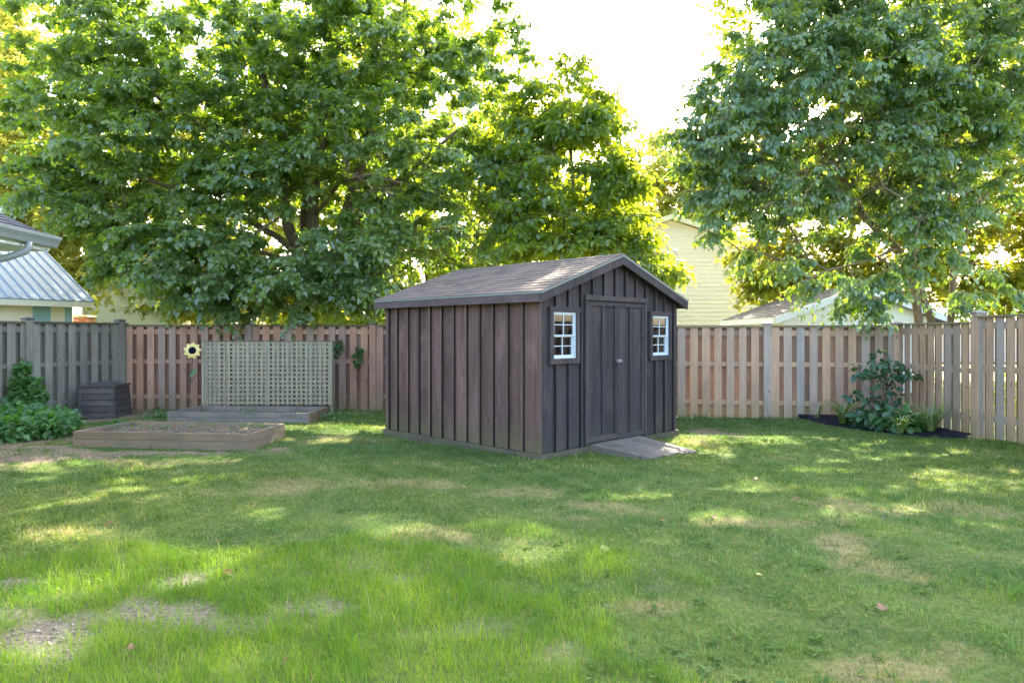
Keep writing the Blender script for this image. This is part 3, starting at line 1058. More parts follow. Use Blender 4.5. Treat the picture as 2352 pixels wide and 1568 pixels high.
# windows
for k, w in enumerate(WINS):
    mb = MB(FR)
    x0, x1, z0, z1 = w
    mb.box((x0 - 0.07, -0.048, z0 - 0.072), (x1 + 0.07, -0.001, z0 - 0.004))
    mb.box((x0 - 0.075, -0.050, z1 + 0.004), (x1 + 0.075, -0.001, z1 + 0.070))
    mb.box((x0 - 0.065, -0.045, z0 - 0.003), (x0 - 0.002, -0.001, z1 + 0.003))
    mb.box((x1 + 0.002, -0.045, z0 - 0.003), (x1 + 0.065, -0.001, z1 + 0.003))
    win = mb.build('window', M['shed_front'], shed)
    mb = MB(FR)
    t = 0.024
    mb.box((x0, -0.022, z0), (x1, 0.05, z0 + t))
    mb.box((x0, -0.022, z1 - t), (x1, 0.05, z1))
    mb.box((x0, -0.022, z0 + t), (x0 + t, 0.05, z1 - t))
    mb.box((x1 - t, -0.022, z0 + t), (x1, 0.05, z1 - t))
    zm = (z0 + z1) / 2
    a, b = x0 + t, x1 - t
    # upper sash in front, lower sash behind
    for (za, zb, yf, tt) in ((zm - 0.010, z1 - t, -0.012, 0.017), (z0 + t, zm - 0.011, 0.008, 0.020)):
        mb.box((a, yf, za), (b, yf + 0.018, za + tt))
        mb.box((a, yf, zb - tt * 0.6), (b, yf + 0.018, zb))
        mb.box((a, yf, za + tt), (a + tt, yf + 0.018, zb - tt * 0.6))
        mb.box((b - tt, yf, za + tt), (b, yf + 0.018, zb - tt * 0.6))
        mx, mz = (a + b) / 2, (za + zb) / 2 + 0.004
        mb.box((mx - 0.0052, yf + 0.003, za + tt), (mx + 0.0052, yf + 0.015, zb - tt * 0.6))
        mb.box((a + tt, yf + 0.004, mz - 0.0052), (mx - 0.0075, yf + 0.014, mz + 0.0052))
        mb.box((mx + 0.0075, yf + 0.004, mz - 0.0052), (b - tt, yf + 0.014, mz + 0.0052))
    mb.build('sash', M['vinyl'], win)
    mb = MB(FR)
    mb.poly([(a, 0.0, zm), (b, 0.0, zm), (b, 0.0, z1 - t), (a, 0.0, z1 - t)])
    mb.poly([(a, 0.022, z0 + t), (b, 0.022, z0 + t), (b, 0.022, zm - 0.005), (a, 0.022, zm - 0.005)])
    mb.build('pane', M['glass'], win)
# roof: deck, fascia, drip edge, shingles
ang = R(18.9)
mb = MB(FR)
sh = []
for sgn in (0, 1):
    if sgn == 0:
        Fr = FR @ Matrix.Translation((-OV - 0.02, -OV - 0.02, EZ - 0.006)) @ Matrix.Rotation(-ang, 4, 'Y')
    else:
        Fr = FR @ Matrix.Translation((SW + OV + 0.02, SL + OV + 0.02, EZ - 0.006)) @ Matrix.Rotation(math.pi, 4, 'Z') @ Matrix.Rotation(-ang, 4, 'Y')
    Ls = (SW / 2 + OV + 0.02) / math.cos(ang)
    Lw = SL + 2 * OV + 0.04
    s = MB(Fr)
    s.box((0.02, 0.02, -0.03), (Ls - 0.012, Lw - 0.02, -0.003), 0.4)
    nc = 13
    ex = Ls / nc
    for c in range(nc):
        y = -random.uniform(0, 0.3) if c % 2 else -random.uniform(0.05, 0.15)
        while y < Lw:
            wd = random.choice([0.16, 0.2, 0.3, 0.3, 0.26])
            ya, yb = max(0, y), min(Lw, y + wd - 0.003)
            if yb > ya + 0.01:
                j = random.uniform(-0.004, 0.004)
                th = random.uniform(0.010, 0.014)
                xa, xb = c * ex + j, min((c + 1) * ex + 0.03, Ls)
                s.hexa([(xa, ya, 0.0), (xa, yb, 0.0), (xb, yb, -0.0015), (xb, ya, -0.0015)][::-1] +
                       [(xa, ya, th), (xa, yb, th), (xb, yb, 0.003), (xb, ya, 0.003)][::-1])
            y += wd
    sh.append(s)
allr = MB()
for s in sh:
    n = len(allr.v)
    allr.v += s.v
    allr.r += s.r
    allr.f += [[n + i for i in f] for f in s.f]
pk = MB(FR)
zr = EZ + (SW / 2 + OV) * SLP
y = -OV - 0.02
while y < SL + OV:
    y1 = min(y + 0.15, SL + OV + 0.02)
    for sg in (-1, 1):
        cx = SW / 2
        pk.hexa([(cx, y, zr + 0.004), (cx, y1 + 0.02, zr - 0.001), (cx + sg * 0.12, y1 + 0.02, zr - 0.12 * SLP - 0.001), (cx + sg * 0.12, y, zr - 0.12 * SLP + 0.004),
                 (cx, y, zr + 0.018), (cx, y1 + 0.02, zr + 0.010), (cx + sg * 0.12, y1 + 0.02, zr - 0.12 * SLP + 0.010), (cx + sg * 0.12, y, zr - 0.12 * SLP + 0.018)])
    y = y1
n = len(allr.v)
allr.v += pk.v
allr.r += pk.r
allr.f += [[n + i for i in f] for f in pk.f]
roof = allr.build('roof', M['shingle_brown'], shed)
# fascia boards
mb = MB(FR)
mb.box((-OV - 0.015, -OV + 0.012, 2.045), (-OV + 0.012, SL + OV - 0.012, EZ - 0.012), 0.3)
mb.box((SW + OV - 0.012, -OV + 0.012, 2.045), (SW + OV + 0.015, SL + OV - 0.012, EZ - 0.012), 0.6)
mb.build('fascia', M['fascia'], roof)
for yy, rr in ((-OV, 0.3), (SL + OV, 0.7)):
    mb = MB(FR)
    for sg in (0, 1):
        xa = -OV - 0.016 if sg == 0 else SW + OV + 0.016
        xm = SW / 2
        za, zm = EZ - 0.013, zr - 0.010
        hgt = 0.135
        mb.hexa([(xa, yy - 0.016, za - hgt), (xm, yy - 0.016, zm - hgt), (xm, yy + 0.010, zm - hgt), (xa, yy + 0.010, za - hgt),
                 (xa, yy - 0.016, za), (xm, yy - 0.016, zm), (xm, yy + 0.010, zm), (xa, yy + 0.010, za)], rr + 0.1 * sg)
    mb.build('barge_board', M['fascia' if yy > 0 else 'shed_front'], roof)
mb = MB(FR)
mb.box((-OV - 0.022, -OV - 0.012, EZ - 0.030), (-OV - 0.016, SL + OV, EZ - 0.0065))
for sg in (0, 1):
    xa = -OV - 0.02 if sg == 0 else SW + OV + 0.02
    xm = SW / 2
    mb.hexa([(xa, -OV - 0.023, EZ - 0.034), (xm, -OV - 0.023, zr - 0.030), (xm, -OV - 0.0175, zr - 0.030), (xa, -OV - 0.0175, EZ - 0.034),
             (xa, -OV - 0.023, EZ - 0.008), (xm, -OV - 0.023, zr - 0.004), (xm, -OV - 0.0175, zr - 0.004), (xa, -OV - 0.0175, EZ - 0.008)])
mb.build('drip_edge', M['drip'], roof)

# ramp before the shed door
rp = empty('wooden_ramp', (1.9, 9.7, 0), 'grey weathered plank ramp leading up to the shed double doors', 'ramp')
TL, TR = Vector((1.075, 9.675, 0.10)), Vector((1.93, 10.54, 0.10))
BL, BR = Vector((1.80, 9.02, 0.030)), Vector((2.48, 9.68, 0.030))
npl = 6
mb = MB()
for i in range(npl):
    a, b = i / npl, (i + 1) / npl - 0.008
    ext = [0.0, -0.01, 0.02, 0.0, 0.06, 0.10][i]
    p = [TL.lerp(TR, a), TL.lerp(TR, b), BL.lerp(BR, b), BL.lerp(BR, a)]
    dd = (BL - TL).normalized() * ext
    p[2] = p[2] + dd
    p[3] = p[3] + dd
    p[2].z -= 0.0
    dz = Vector((0, 0, -0.03))
    mb.hexa([q + dz for q in p] + p)
mb.build('deck_boards', M['ramp'], rp)
for a in (0.02, 0.5, 0.96):
    mb = MB()
    p, q = TL.lerp(TR, a) + Vector((0, 0, -0.066)), BL.lerp(BR, a) + Vector((0, 0, -0.05))
    mb.bar(p, q, 0.04, 0.07)
    mb.build('joist', M['ramp'], rp)


# ------------------------------------------------------------------ fences
def fence(name, label, P0, P1, posts, H, mats, yard, z0=0.0, caps=None, pitch=0.232, bw=0.143, start=0.0, postcap=None, capw=0.15, first_post=True, hp=0.16):
    P0, P1 = Vector((*P0, 0)), Vector((*P1, 0))
    d = (P1 - P0).normalized()
    L = (P1 - P0).length
    Fm = Matrix.Translation(P0) @ Matrix(((d.x, -d.y, 0, 0), (d.y, d.x, 0, 0), (0, 0, 1, 0), (0, 0, 0, 1)))
    sy = yard
    root = empty(name, P0, label, 'fence')
    WM[root.name] = Matrix.Translation(P0)
    mb_ = lambda: MB(Fm)
    stops = [0.0] + [p for p in posts if 0.05 < p < L - 0.05] + [L]
    for a, b in zip(stops[:-1], stops[1:]):
        a2 = a + 0.07 if a > 0 else a
        b2 = b - 0.07 if b < L else b
        for (r0, r1) in ((H - 0.205, H - 0.10), (1.0, 1.09), (0.25, 0.34)):
            m = mb_()
            m.box((a2, -0.018, z0 + r0), (b2, 0.018, z0 + r1))
            m.build('rail', M[mats[0]], root)
        m = mb_()
        x = a2 + 0.004
        while x < b2 - 0.03:
            xe = min(x + bw + random.uniform(-0.004, 0.004), b2 - 0.002)
            j = random.uniform(-0.006, 0.006)
            zb = z0 + random.uniform(-0.035, 0.005)
            lean = random.uniform(-0.008, 0.008)
            m.hexa([(x, sy * 0.019, zb), (xe, sy * 0.019, zb), (xe, sy * 0.037, zb), (x, sy * 0.037, zb),
                    (x + lean, sy * 0.019, z0 + H - 0.032), (xe + lean, sy * 0.019, z0 + H - 0.032), (xe + lean, sy * (0.037), z0 + H - 0.032), (x + lean, sy * 0.037, z0 + H - 0.032)], random.uniform(0.3, 1.0))
            xb = x + pitch / 2 + j
            xbe = min(xb + bw, b2 - 0.002)
            if xbe - xb > 0.03:
                m.box((xb, -sy * 0.019, z0 + random.uniform(-0.03, 0.0)), (xbe, -sy * 0.037, z0 + H - 0.034), random.uniform(0, 0.06))
            x += pitch
        m.build('board_panel', M[mats[0]], root)
        m = mb_()
        m.box((a if a == 0 else a2, -capw / 2, z0 + H - 0.030), (b if b == L else b2, capw / 2, z0 + H), random.random())
        m.build('cap_rail', M[mats[1]], root)
    for p in posts:
        m = mb_()
        h = H + hp
        m.box((p - 0.068, -0.07, z0 - 0.1), (p + 0.068, 0.07, z0 + h - 0.03), random.uniform(0.35, 0.95))
        po = m.build('post', M[mats[2]], root)
        m = mb_()
        w = 0.088
        m.box((p - w, -w, z0 + h - 0.029), (p + w, w, z0 + h - 0.005))
        zc = z0 + h - 0.004
        m._add([(p - w, -w, zc), (p + w, -w, zc), (p + w, w, zc), (p - w, w, zc), (p, 0, zc + 0.03)], [(0, 1, 4), (1, 2, 4), (2, 3, 4), (3, 0, 4), (3, 2, 1, 0)])
        m.build('post_cap', M[postcap or mats[1]], po)
    return root


f1 = fence('back_fence', 'reddish brown board on board fence behind the lattice and raised beds', BACK[0], BACK[1], [2.63, 5.28], 1.83,
           ('fence_orange', 'cap_rail', 'fence_orange'), -1, hp=0.03)
f2 = fence('back_fence', 'pinkish tan board fence between the shed and the right corner of the yard', BACK[1], BACK[2], [1.7, 4.4, 7.09, 9.40], 1.80,
           ('fence_tan', 'cap_rail_tan', 'fence_tan'), -1, postcap='cap_tan', hp=0.05)
f3 = fence('side_fence', 'silvery grey weathered fence on the left of the yard behind the compost bin', (-10.1, 10.5), BACK[0], [0.18, 2.72, 4.62], 1.87,
           ('fence_grey', 'cap_rail', 'fence_grey'), -1, postcap='post_cap', hp=0.06)
f4 = fence('side_fence', 'tan fence with sunlit gaps running from the right corner to the tall post', BACK[2], (7.31, 10.97), [], 1.83,
           ('fence_tan', 'cap_rail_tan', 'fence_tan'), -1)
f5 = fence('side_fence', 'nearest tan fence panel with the grey capped post at the right edge', (7.30, 10.90), (7.22, 6.6), [0.0, 2.5], 1.86,
           ('fence_tan', 'cap_rail_tan', 'fence_tan'), -1, z0=0.06, postcap='cap_tan', hp=0.06)


# ------------------------------------------------------------------ raised beds, lattice, sunflower, compost bin
def raised_bed(name, label, pts, h, layers, mats, soil_h):
    """pts: four ground corners, near-left, near-right, far-right, far-left"""
    P = [Vector((p[0], p[1], 0)) for p in pts]
    c = sum(P, Vector()) / 4
    root = empty(name, c, label, 'raised bed')
    t = 0.045
    for i in range(4):
        a, b = P[i], P[(i + 1) % 4]
        d = (b - a).normalized()
        inn = Vector((-d.y, d.x, 0))
        cut = t + 0.001 if i % 2 else 0.0
        a2, b2 = a + d * cut, b - d * cut
        m = MB()
        for k in range(layers):
            z0, z1 = h * k / layers - (0.06 if k == 0 else 0), h * (k + 1) / layers - (0.004 if k < layers - 1 else 0)
            q = [a2, b2, b2 + inn * t, a2 + inn * t]
            m.hexa([v + Vector((0, 0, z0)) for v in q] + [v + Vector((0, 0, z1)) for v in q])
        m.build('side_board', M[mats[i]], root)
    for i in range(4):
        a = P[i] + (c - P[i]).normalized() * 0.085
        m = MB()
        m.box((a.x - 0.02, a.y - 0.02, -0.05), (a.x + 0.02, a.y + 0.02, h - 0.01))
        m.build('corner_post', M[mats[i]], root)
    n = 26
    mm = MB()
    rr = np.random.default_rng(3)
    vs = []
    for j in range(n + 1):
        for i in range(n + 1):
            u, v = i / n, j / n
            p = P[0].lerp(P[1], 0.02 + 0.96 * u).lerp(P[3].lerp(P[2], 0.02 + 0.96 * u), 0.04 + 0.92 * v)
            vs.append((p.x, p.y, soil_h + 0.025 * float(n_fine(p.x, p.y)) * 0.5 + rr.uniform(-0.012, 0.012)))
    mm._add(vs, [(j * (n + 1) + i, j * (n + 1) + i + 1, (j + 1) * (n + 1) + i + 1, (j + 1) * (n + 1) + i) for j in range(n) for i in range(n)])
    mm.build('soil', M['bed_soil'], root, smooth=True)
    return root


raised_bed('raised_bed', 'front raised garden bed of two stacked boards nearest the lawn', [(-6.41, 10.17), (-3.73, 9.87), (-3.60, 11.05), (-6.22, 11.35)], 0.215, 2,
           ['bed'] * 4, 0.15)
raised_bed('raised_bed', 'rear raised garden bed with greyed boards under the lattice', [(-6.36, 12.85), (-3.68, 12.62), (-3.62, 13.75), (-6.22, 13.95)], 0.20, 2,
           ['bed_grey', 'bed', 'bed_grey', 'bed_grey'], 0.10)

lt = empty('lattice_trellis', (-4.93, 14.1, 0), 'square holed pale green wooden lattice screen standing behind the rear raised bed', 'trellis')
xl0, xr0, zl0, zl1, yl = -6.20, -3.66, 0.205, 1.475, 14.05
for k, (a, b) in enumerate(((xl0, -4.935), (-4.925, xr0))):
    m = MB()
    nv = 14
    for i in range(nv):
        x = a + 0.02 + (b - a - 0.04) * i / (nv - 1)
        m.box((x - 0.022, yl - 0.008, zl0), (x + 0.022, yl - 0.0005, zl1 - 0.002 * random.random()))
    nh = 15
    for j in range(nh):
        z = zl0 + 0.045 + (zl1 - zl0 - 0.065) * j / (nh - 1)
        m.box((a, yl + 0.0005, z - 0.022), (b, yl + 0.008, z + 0.022))
    m.build('lattice_panel', M['lattice'], lt)
for x in (xl0 - 0.022, -4.93, xr0 + 0.022):
    m = MB()
    w = 0.02
    m.box((x - w, yl + 0.009, 0.0), (x + w, yl + 0.05, zl1 + 0.004))
    if x != -4.93:
        m.box((x - w, yl - 0.03, zl0 - 0.02), (x + w, yl + 0.0085, zl1 + 0.004))
    m.build('frame_post', M['lattice'], lt)
m = MB()
m.box((xl0 - 0.04, yl - 0.02, zl1 + 0.005), (xr0 + 0.04, yl + 0.045, zl1 + 0.018))
m.build('top_rail', M['cap_rail'], lt)
m = MB()
rr = random.Random(5)
for k in range(9):
    x, z = rr.uniform(-6.0, -3.9), rr.uniform(0.3, 1.2)
    pts = []
    for i in range(7):
        pts.append((x + i * 0.07, yl - 0.02 - 0.01 * math.sin(i), z + 0.035 * math.sin(i * 1.3 + k)))
    m.tube(pts, 0.0025, 4)
m.build('dry_vine', M['twig'], lt)

# sunflower stake
sx, syy, sz = -6.385, 13.95, 1.30
sf = empty('sunflower_stake', (sx - 0.09, syy, 0), 'yellow metal sunflower ornament with black centre on a thin stem', 'garden ornament')
m = MB()
m.tube([(sx - 0.12, syy, -0.05), (sx - 0.10, syy, 0.25), (sx - 0.04, syy - 0.01, 0.75), (sx, syy, sz)], 0.008, 6)
m.tube([(sx - 0.035, syy, 0.80), (sx - 0.12, syy - 0.01, 0.88), (sx - 0.2, syy - 0.01, 0.95)], 0.006, 5)
m.tube([(sx - 0.04, syy, 0.70), (sx + 0.02, syy - 0.01, 0.76), (sx + 0.07, syy - 0.01, 0.82)], 0.006, 5)
m.build('stem', M['stem_dark'], sf)
Fs = Matrix.Translation((sx, syy - 0.03, sz)) @ Matrix.Rotation(R(90), 4, 'X') @ Matrix.Rotation(R(-12), 4, 'X') @ Matrix.Rotation(R(14), 4, 'Y')
for ring, (npet, l0, l1, wd, zz, off) in enumerate(((9, 0.05, 0.175, 0.042, 0.0, 0.2), (9, 0.05, 0.15, 0.038, 0.012, 0.55))):
    for i in range(npet):
        an = 2 * math.pi * (i + off) / npet
        Fp = Fs @ Matrix.Rotation(an, 4, 'Z')
        m = MB(Fp)
        th = 0.0025
        o = [(l0, -wd * 0.5, zz), (l0 + 0.05, -wd, zz + 0.012), (l1 - 0.03, -wd * 0.62, zz + 0.014), (l1, 0, zz + 0.002), (l1 - 0.03, wd * 0.62, zz + 0.014), (l0 + 0.05, wd, zz + 0.012), (l0, wd * 0.5, zz)]
        m.slab(o, (0, 0, th))
        m.build('petal', M['petal'], sf)
m = MB(Fs)
for k, (r0, z) in enumerate(((0.070, 0.0), (0.070, 0.028), (0.055, 0.040), (0.025, 0.046))):
    pass
vs, fs = [], []
seg = 20
rings = ((0.070, 0.0), (0.072, 0.028), (0.055, 0.040), (0.025, 0.046))
for (r0, z) in rings:
    vs += [(r0 * math.cos(2 * math.pi * i / seg), r0 * math.sin(2 * math.pi * i / seg), z) for i in range(seg)]
for j in range(3):
    for i in range(seg):
        fs.append((j * seg + i, j * seg + (i + 1) % seg, (j + 1) * seg + (i + 1) % seg, (j + 1) * seg + i))
fs.append(tuple(range(3 * seg, 4 * seg)))
m._add(vs, fs, 0.5)
m.build('flower_centre', M['disk'], sf)
me = leaves_mesh('leaf', np.array([(sx - 0.035, syy - 0.01, 0.86), (sx - 0.03, syy - 0.01, 0.84)]), np.array([(0.9, 0, 0.3), (0.2, -0.3, -0.6)]),
                 np.array([(0, -1, 0.2), (0, -1, 0.1)]), np.array([0.14, 0.10]), OVATE)
link_mesh('leaf', me, M['leaf_berry'], sf)

# compost bin
cbx, cby = -8.02, 13.72
cb = empty('compost_bin', (cbx, cby, 0), 'charcoal plastic slatted compost bin with a shallow peaked lid', 'compost bin', R(6))
FC = Matrix.Translation((cbx, cby, 0)) @ Matrix.Rotation(R(6), 4, 'Z')
for k in range(4):
    Fk = FC @ Matrix.Rotation(k * math.pi / 2, 4, 'Z')
    m = MB(Fk)
    hw0, hw1 = 0.34, 0.31
    nl = 5
    for j in range(nl):
        z0, z1 = 0.02 + j * 0.118, 0.02 + (j + 1) * 0.118 - 0.014
        w0 = hw0 + (hw1 - hw0) * j / nl
        o = 0.0
        m.hexa([(-w0 + 0.05, -w0 - 0.022, z0), (w0 - 0.05, -w0 - 0.022, z0), (w0 - 0.05, -w0 + 0.012, z0), (-w0 + 0.05, -w0 + 0.012, z0),
                (-w0 + 0.05, -w0 - 0.004, z1), (w0 - 0.05, -w0 - 0.004, z1), (w0 - 0.05, -w0 + 0.012, z1), (-w0 + 0.05, -w0 + 0.012, z1)])
        for q in range(3):
            x = (-0.5 + 0.5 * q) * w0
            m.box((x - 0.07, -w0 - 0.012, z1 + 0.001), (x + 0.07, -w0 + 0.01, z1 + 0.0135))
    m.box((-hw1 + 0.03, -hw1 + 0.016, 0.03), (hw1 - 0.03, -hw1 + 0.03, 0.60))
    m.build('side_panel', M['compost'], cb)
    m = MB(Fk)
    m.hexa([(-hw0 - 0.025, -hw0 - 0.025, 0), (-hw0 + 0.052, -hw0 - 0.025, 0), (-hw0 + 0.052, -hw0 + 0.052, 0), (-hw0 - 0.025, -hw0 + 0.052, 0),
            (-hw1 - 0.012, -hw1 - 0.012, 0.61), (-hw1 + 0.052, -hw1 - 0.012, 0.61), (-hw1 + 0.052, -hw1 + 0.052, 0.61), (-hw1 - 0.012, -hw1 + 0.052, 0.61)])
    m.build('corner_post', M['compost'], cb)
m = MB(FC)
w = 0.345
m.box((-w, -w, 0.611), (w, w, 0.645))
w2 = 0.32
m._add([(-w2, -w2, 0.6455), (w2, -w2, 0.6455), (w2, w2, 0.6455), (-w2, w2, 0.6455), (-0.1, -0.1, 0.70), (0.1, -0.1, 0.70), (0.1, 0.1, 0.70), (-0.1, 0.1, 0.70)],
       [(3, 2, 1, 0), (0, 1, 5, 4), (1, 2, 6, 5), (2, 3, 7, 6), (3, 0, 4, 7), (4, 5, 6, 7)])
m.build('lid', M['compost'], cb)


# ------------------------------------------------------------------ neighbouring buildings
def lap_wall(mb, O, d, pts_top, z0, x0, x1, lap=0.125, out=None, proud=0.014, th=0.05):
    """horizontal lap siding on a wall from O along d between x0 and x1; pts_top(z) -> (xa, xb) extent at height z or None"""
    O, d = Vector(O), Vector(d).normalized()
    out = Vector(out).normalized()
    z = z0
    while True:
        e0, e1 = pts_top(z), pts_top(z + lap)
        if e0 is None:
            break
        if e1 is None:
            e1 = (sum(e0) / 2 - 0.01, sum(e0) / 2 + 0.01)
        p = [O + d * e0[0], O + d * e0[1], O + d * e1[1], O + d * e1[0]]
        lo, hi = Vector((0, 0, z)), Vector((0, 0, z + lap))
        A, B, Cc, D = p[0] + lo + out * proud, p[1] + lo + out * proud, p[2] + hi, p[3] + hi
        r = random.random()
        mb._add([A, B, Cc, D, p[0] + lo, p[1] + lo], [(0, 1, 2, 3), (0, 4, 5, 1)], r)
        z += lap


def rect_ext(a, b, ztop):
    return lambda z: (a, b) if z < ztop - 0.001 else None


def gable_ext(a, b, ze, zp):
    def f(z):
        if z < ze:
            return (a, b)
        if z >= zp:
            return None
        t = (z - ze) / (zp - ze)
        m = (a + b) / 2
        return (a + (m - a) * t, b + (m - b) * t)
    return f


# far pale yellow house
hy = empty('yellow_house', (7.95, 41, 0), 'two storey pale yellow sided house rising behind the shed roof', 'house')
m = MB()
lap_wall(m, (0, 35, 0), (1, 0, 0), gable_ext(2.5, 13.4, 5.55, 7.35), 0.0, 0, 0, 0.21, (0, -1, 0), 0.03)
lap_wall(m, (2.5, 35, 0), (0, 1, 0), rect_ext(0, 12, 5.5), 0.0, 0, 0, 0.19, (-1, 0, 0), 0.04)
m.box((2.51, 35.01, 0), (13.39, 46.9, 5.4), 0.5)
m.build('wall', M['yellow_siding'], hy)
sl_ = 1.8 / 5.45
for sg in (-1, 1):
    m = MB()
    xe = 7.95 + sg * 5.95
    ze, zp = 7.42 - 5.95 * sl_, 7.42
    m.hexa([(7.95, 34.55, zp), (xe, 34.55, ze), (xe, 47.4, ze), (7.95, 47.4, zp), (7.95, 34.55, zp + 0.14), (xe, 34.55, ze + 0.14), (xe, 47.4, ze + 0.14), (7.95, 47.4, zp + 0.14)])
    rf = m.build('roof', M['shingle_grey'], hy)
    m = MB()
    m.hexa([(7.95, 34.50, zp - 0.09), (xe, 34.50, ze - 0.09), (xe, 34.545, ze - 0.09), (7.95, 34.545, zp - 0.09),
            (7.95, 34.50, zp + 0.145), (xe, 34.50, ze + 0.145), (xe, 34.545, ze + 0.145), (7.95, 34.545, zp + 0.145)])
    m.hexa([(7.95, 34.55, zp - 0.03), (xe, 34.55, ze - 0.03), (xe, 34.97, ze - 0.03), (7.95, 34.97, zp - 0.03),
            (7.95, 34.55, zp - 0.005), (xe, 34.55, ze - 0.005), (xe, 34.97, ze - 0.005), (7.95, 34.97, zp - 0.005)])
    m.build('rake_board', M['cream'], rf)
m = MB()
m.box((9.58, 34.9, 5.92), (9.78, 34.97, 5.98))
m.build('vent_hood', M['hasp'], hy)

# garage with white rake boards
ga = empty('white_garage', (9.58, 21.3, 0), 'low off white garage with white gable trim behind the back fence', 'garage')
GX0, GX1, GY0, GY1 = 7.5, 11.66, 19.25, 23.6
m = MB()
lap_wall(m, (0, GY0, 0), (1, 0, 0), gable_ext(GX0, GX1, 2.02, 2.86), 0.0, 0, 0, 0.2, (0, -1, 0), 0.02)
lap_wall(m, (GX0, GY0, 0), (0, 1, 0), rect_ext(0, GY1 - GY0, 2.0), 0.0, 0, 0, 0.2, (-1, 0, 0), 0.02)
m.box((GX0 + 0.01, GY0 + 0.01, 0), (GX1 - 0.01, GY1, 1.98), 0.5)
m.build('wall', M['garage_siding'], ga)
ca, za0, hw = 9.58, 2.95, 2.40
gs = 0.88 / hw
for sg in (-1, 1):
    m = MB()
    Fg = Matrix.Translation((ca, 18.98, za0 + 0.02)) @ Matrix(((sg, 0, 0, 0), (0, 1, 0, 0), (0, 0, 1, 0), (0, 0, 0, 1))) @ Matrix.Rotation(math.atan(gs), 4, 'Y')
    Ls = hw / math.cos(math.atan(gs))
    m.M = Fg
    nc = 15
    for c in range(nc):
        y = -random.uniform(0, 0.3)
        while y < 4.9:
            ya, yb = max(0, y), min(4.9, y + 0.297)
            if yb > ya:
                xa, xb = Ls * c / nc - 0.02, Ls * (c + 1) / nc
                th = random.uniform(0.012, 0.018)
                m.hexa([(max(0, xa), ya, 0), (xb, ya, 0), (xb, yb, 0), (max(0, xa), yb, 0), (max(0, xa), ya, 0.004), (xb, ya, th), (xb, yb, th), (max(0, xa), yb, 0.004)])
            y += 0.3
    rf = m.build('roof', M['shingle_grey'], ga)
    m = MB()
    xe, ze = ca + sg * (hw + 0.02), za0 - 0.88
    m.hexa([(ca, 18.94, za0 - 0.17), (xe, 18.94, ze - 0.17), (xe, 18.975, ze - 0.17), (ca, 18.975, za0 - 0.17),
            (ca, 18.94, za0 + 0.015), (xe, 18.94, ze + 0.015), (xe, 18.975, ze + 0.015), (ca, 18.975, za0 + 0.015)])
    m.hexa([(ca, 18.98, za0 - 0.13), (xe, 18.98, ze - 0.13), (xe, 19.22, ze - 0.13), (ca, 19.22, za0 - 0.13),
            (ca, 18.98, za0 - 0.11), (xe, 18.98, ze - 0.11), (xe, 19.22, ze - 0.11), (ca, 19.22, za0 - 0.11)])
    m.box((xe - 0.02, 18.98, ze - 0.15), (xe + 0.02, 23.9, ze + 0.0))
    m.box((min(xe - sg * 0.021, ca + sg * 2.09), 18.98, ze - 0.14), (max(xe - sg * 0.021, ca + sg * 2.09), 23.9, ze - 0.12))
    m.build('rake_board', M['white_trim'], rf)

# barn-like neighbour with the ribbed metal roof
e = Vector((0.486, 0.874, 0))
nb0 = Vector((-10.2, 17.0, 0)) - e * 6
FB = Matrix.Translation(nb0) @ Matrix(((0.486, -0.874, 0, 0), (0.874, 0.486, 0, 0), (0, 0, 1, 0), (0, 0, 0, 1)))
nb = empty('neighbour_outbuilding', nb0, 'cream outbuilding with pale ribbed metal roof and teal trim beyond the left fence', 'outbuilding')
rs = 0.617
m = MB(FB)
for sg in (0, 1):
    yy = lambda t: t if sg == 0 else 9.6 - t
    m.hexa([(0, yy(0), 2.40), (6, yy(0), 2.40), (6, yy(4.8), 2.40 + 4.8 * rs), (0, yy(4.8), 2.40 + 4.8 * rs),
            (0, yy(0), 2.43), (6, yy(0), 2.43), (6, yy(4.8), 2.43 + 4.8 * rs), (0, yy(4.8), 2.43 + 4.8 * rs)], 0.5)
    for k in range(27):
        x = 0.02 + k * 0.2295
        wd, hh = 0.022, 0.03
        m.hexa([(x - wd, yy(-0.01), 2.4302), (x + wd, yy(-0.01), 2.4302), (x + wd, yy(4.8), 2.4302 + 4.8 * rs), (x - wd, yy(4.8), 2.4302 + 4.8 * rs),
                (x - wd * .5, yy(-0.01), 2.43 + hh), (x + wd * .5, yy(-0.01), 2.43 + hh), (x + wd * .5, yy(4.8), 2.43 + hh + 4.8 * rs), (x - wd * .5, yy(4.8), 2.43 + hh + 4.8 * rs)], 0.5)
nr = m.build('roof', M['metal_roof'], nb)
m = MB(FB)
m.box((0, 0.01, 2.27), (6.0, 0.05, 2.395))
m.box((0, 0.055, 2.30), (6.0, 0.42, 2.32))
m.hexa([(5.96, 0.0, 2.28), (6.0, 0.0, 2.28), (6.0, 4.8, 2.28 + 4.8 * rs), (5.96, 4.8, 2.28 + 4.8 * rs),
        (5.96, 0.0, 2.398), (6.0, 0.0, 2.398), (6.0, 4.8, 2.398 + 4.8 * rs), (5.96, 4.8, 2.398 + 4.8 * rs)])
m.build('fascia', M['cream'], nr)
m = MB(FB)
m.box((0.1, 0.42, 0), (5.7, 0.5, 2.38))
m.slab([(5.62, 0.45, 0), (5.62, 9.1, 0), (5.62, 9.1, 2.4 + .4 * rs), (5.62, 4.8, 2.4 + 4.7 * rs), (5.62, 0.45, 2.4 + .4 * rs)], (0.07, 0, 0))
m.build('wall', M['cream'], nb)
m = MB(FB)
m.box((5.55, 0.395, 0), (5.705, 0.418, 2.3))
m.box((4.835, 0.395, 0), (5.21, 0.418, 2.3))
m.build('teal_trim', M['teal'], nb)
m = MB(FB)
m.box((3.6, 0.40, 0.05), (4.82, 0.418, 2.12))
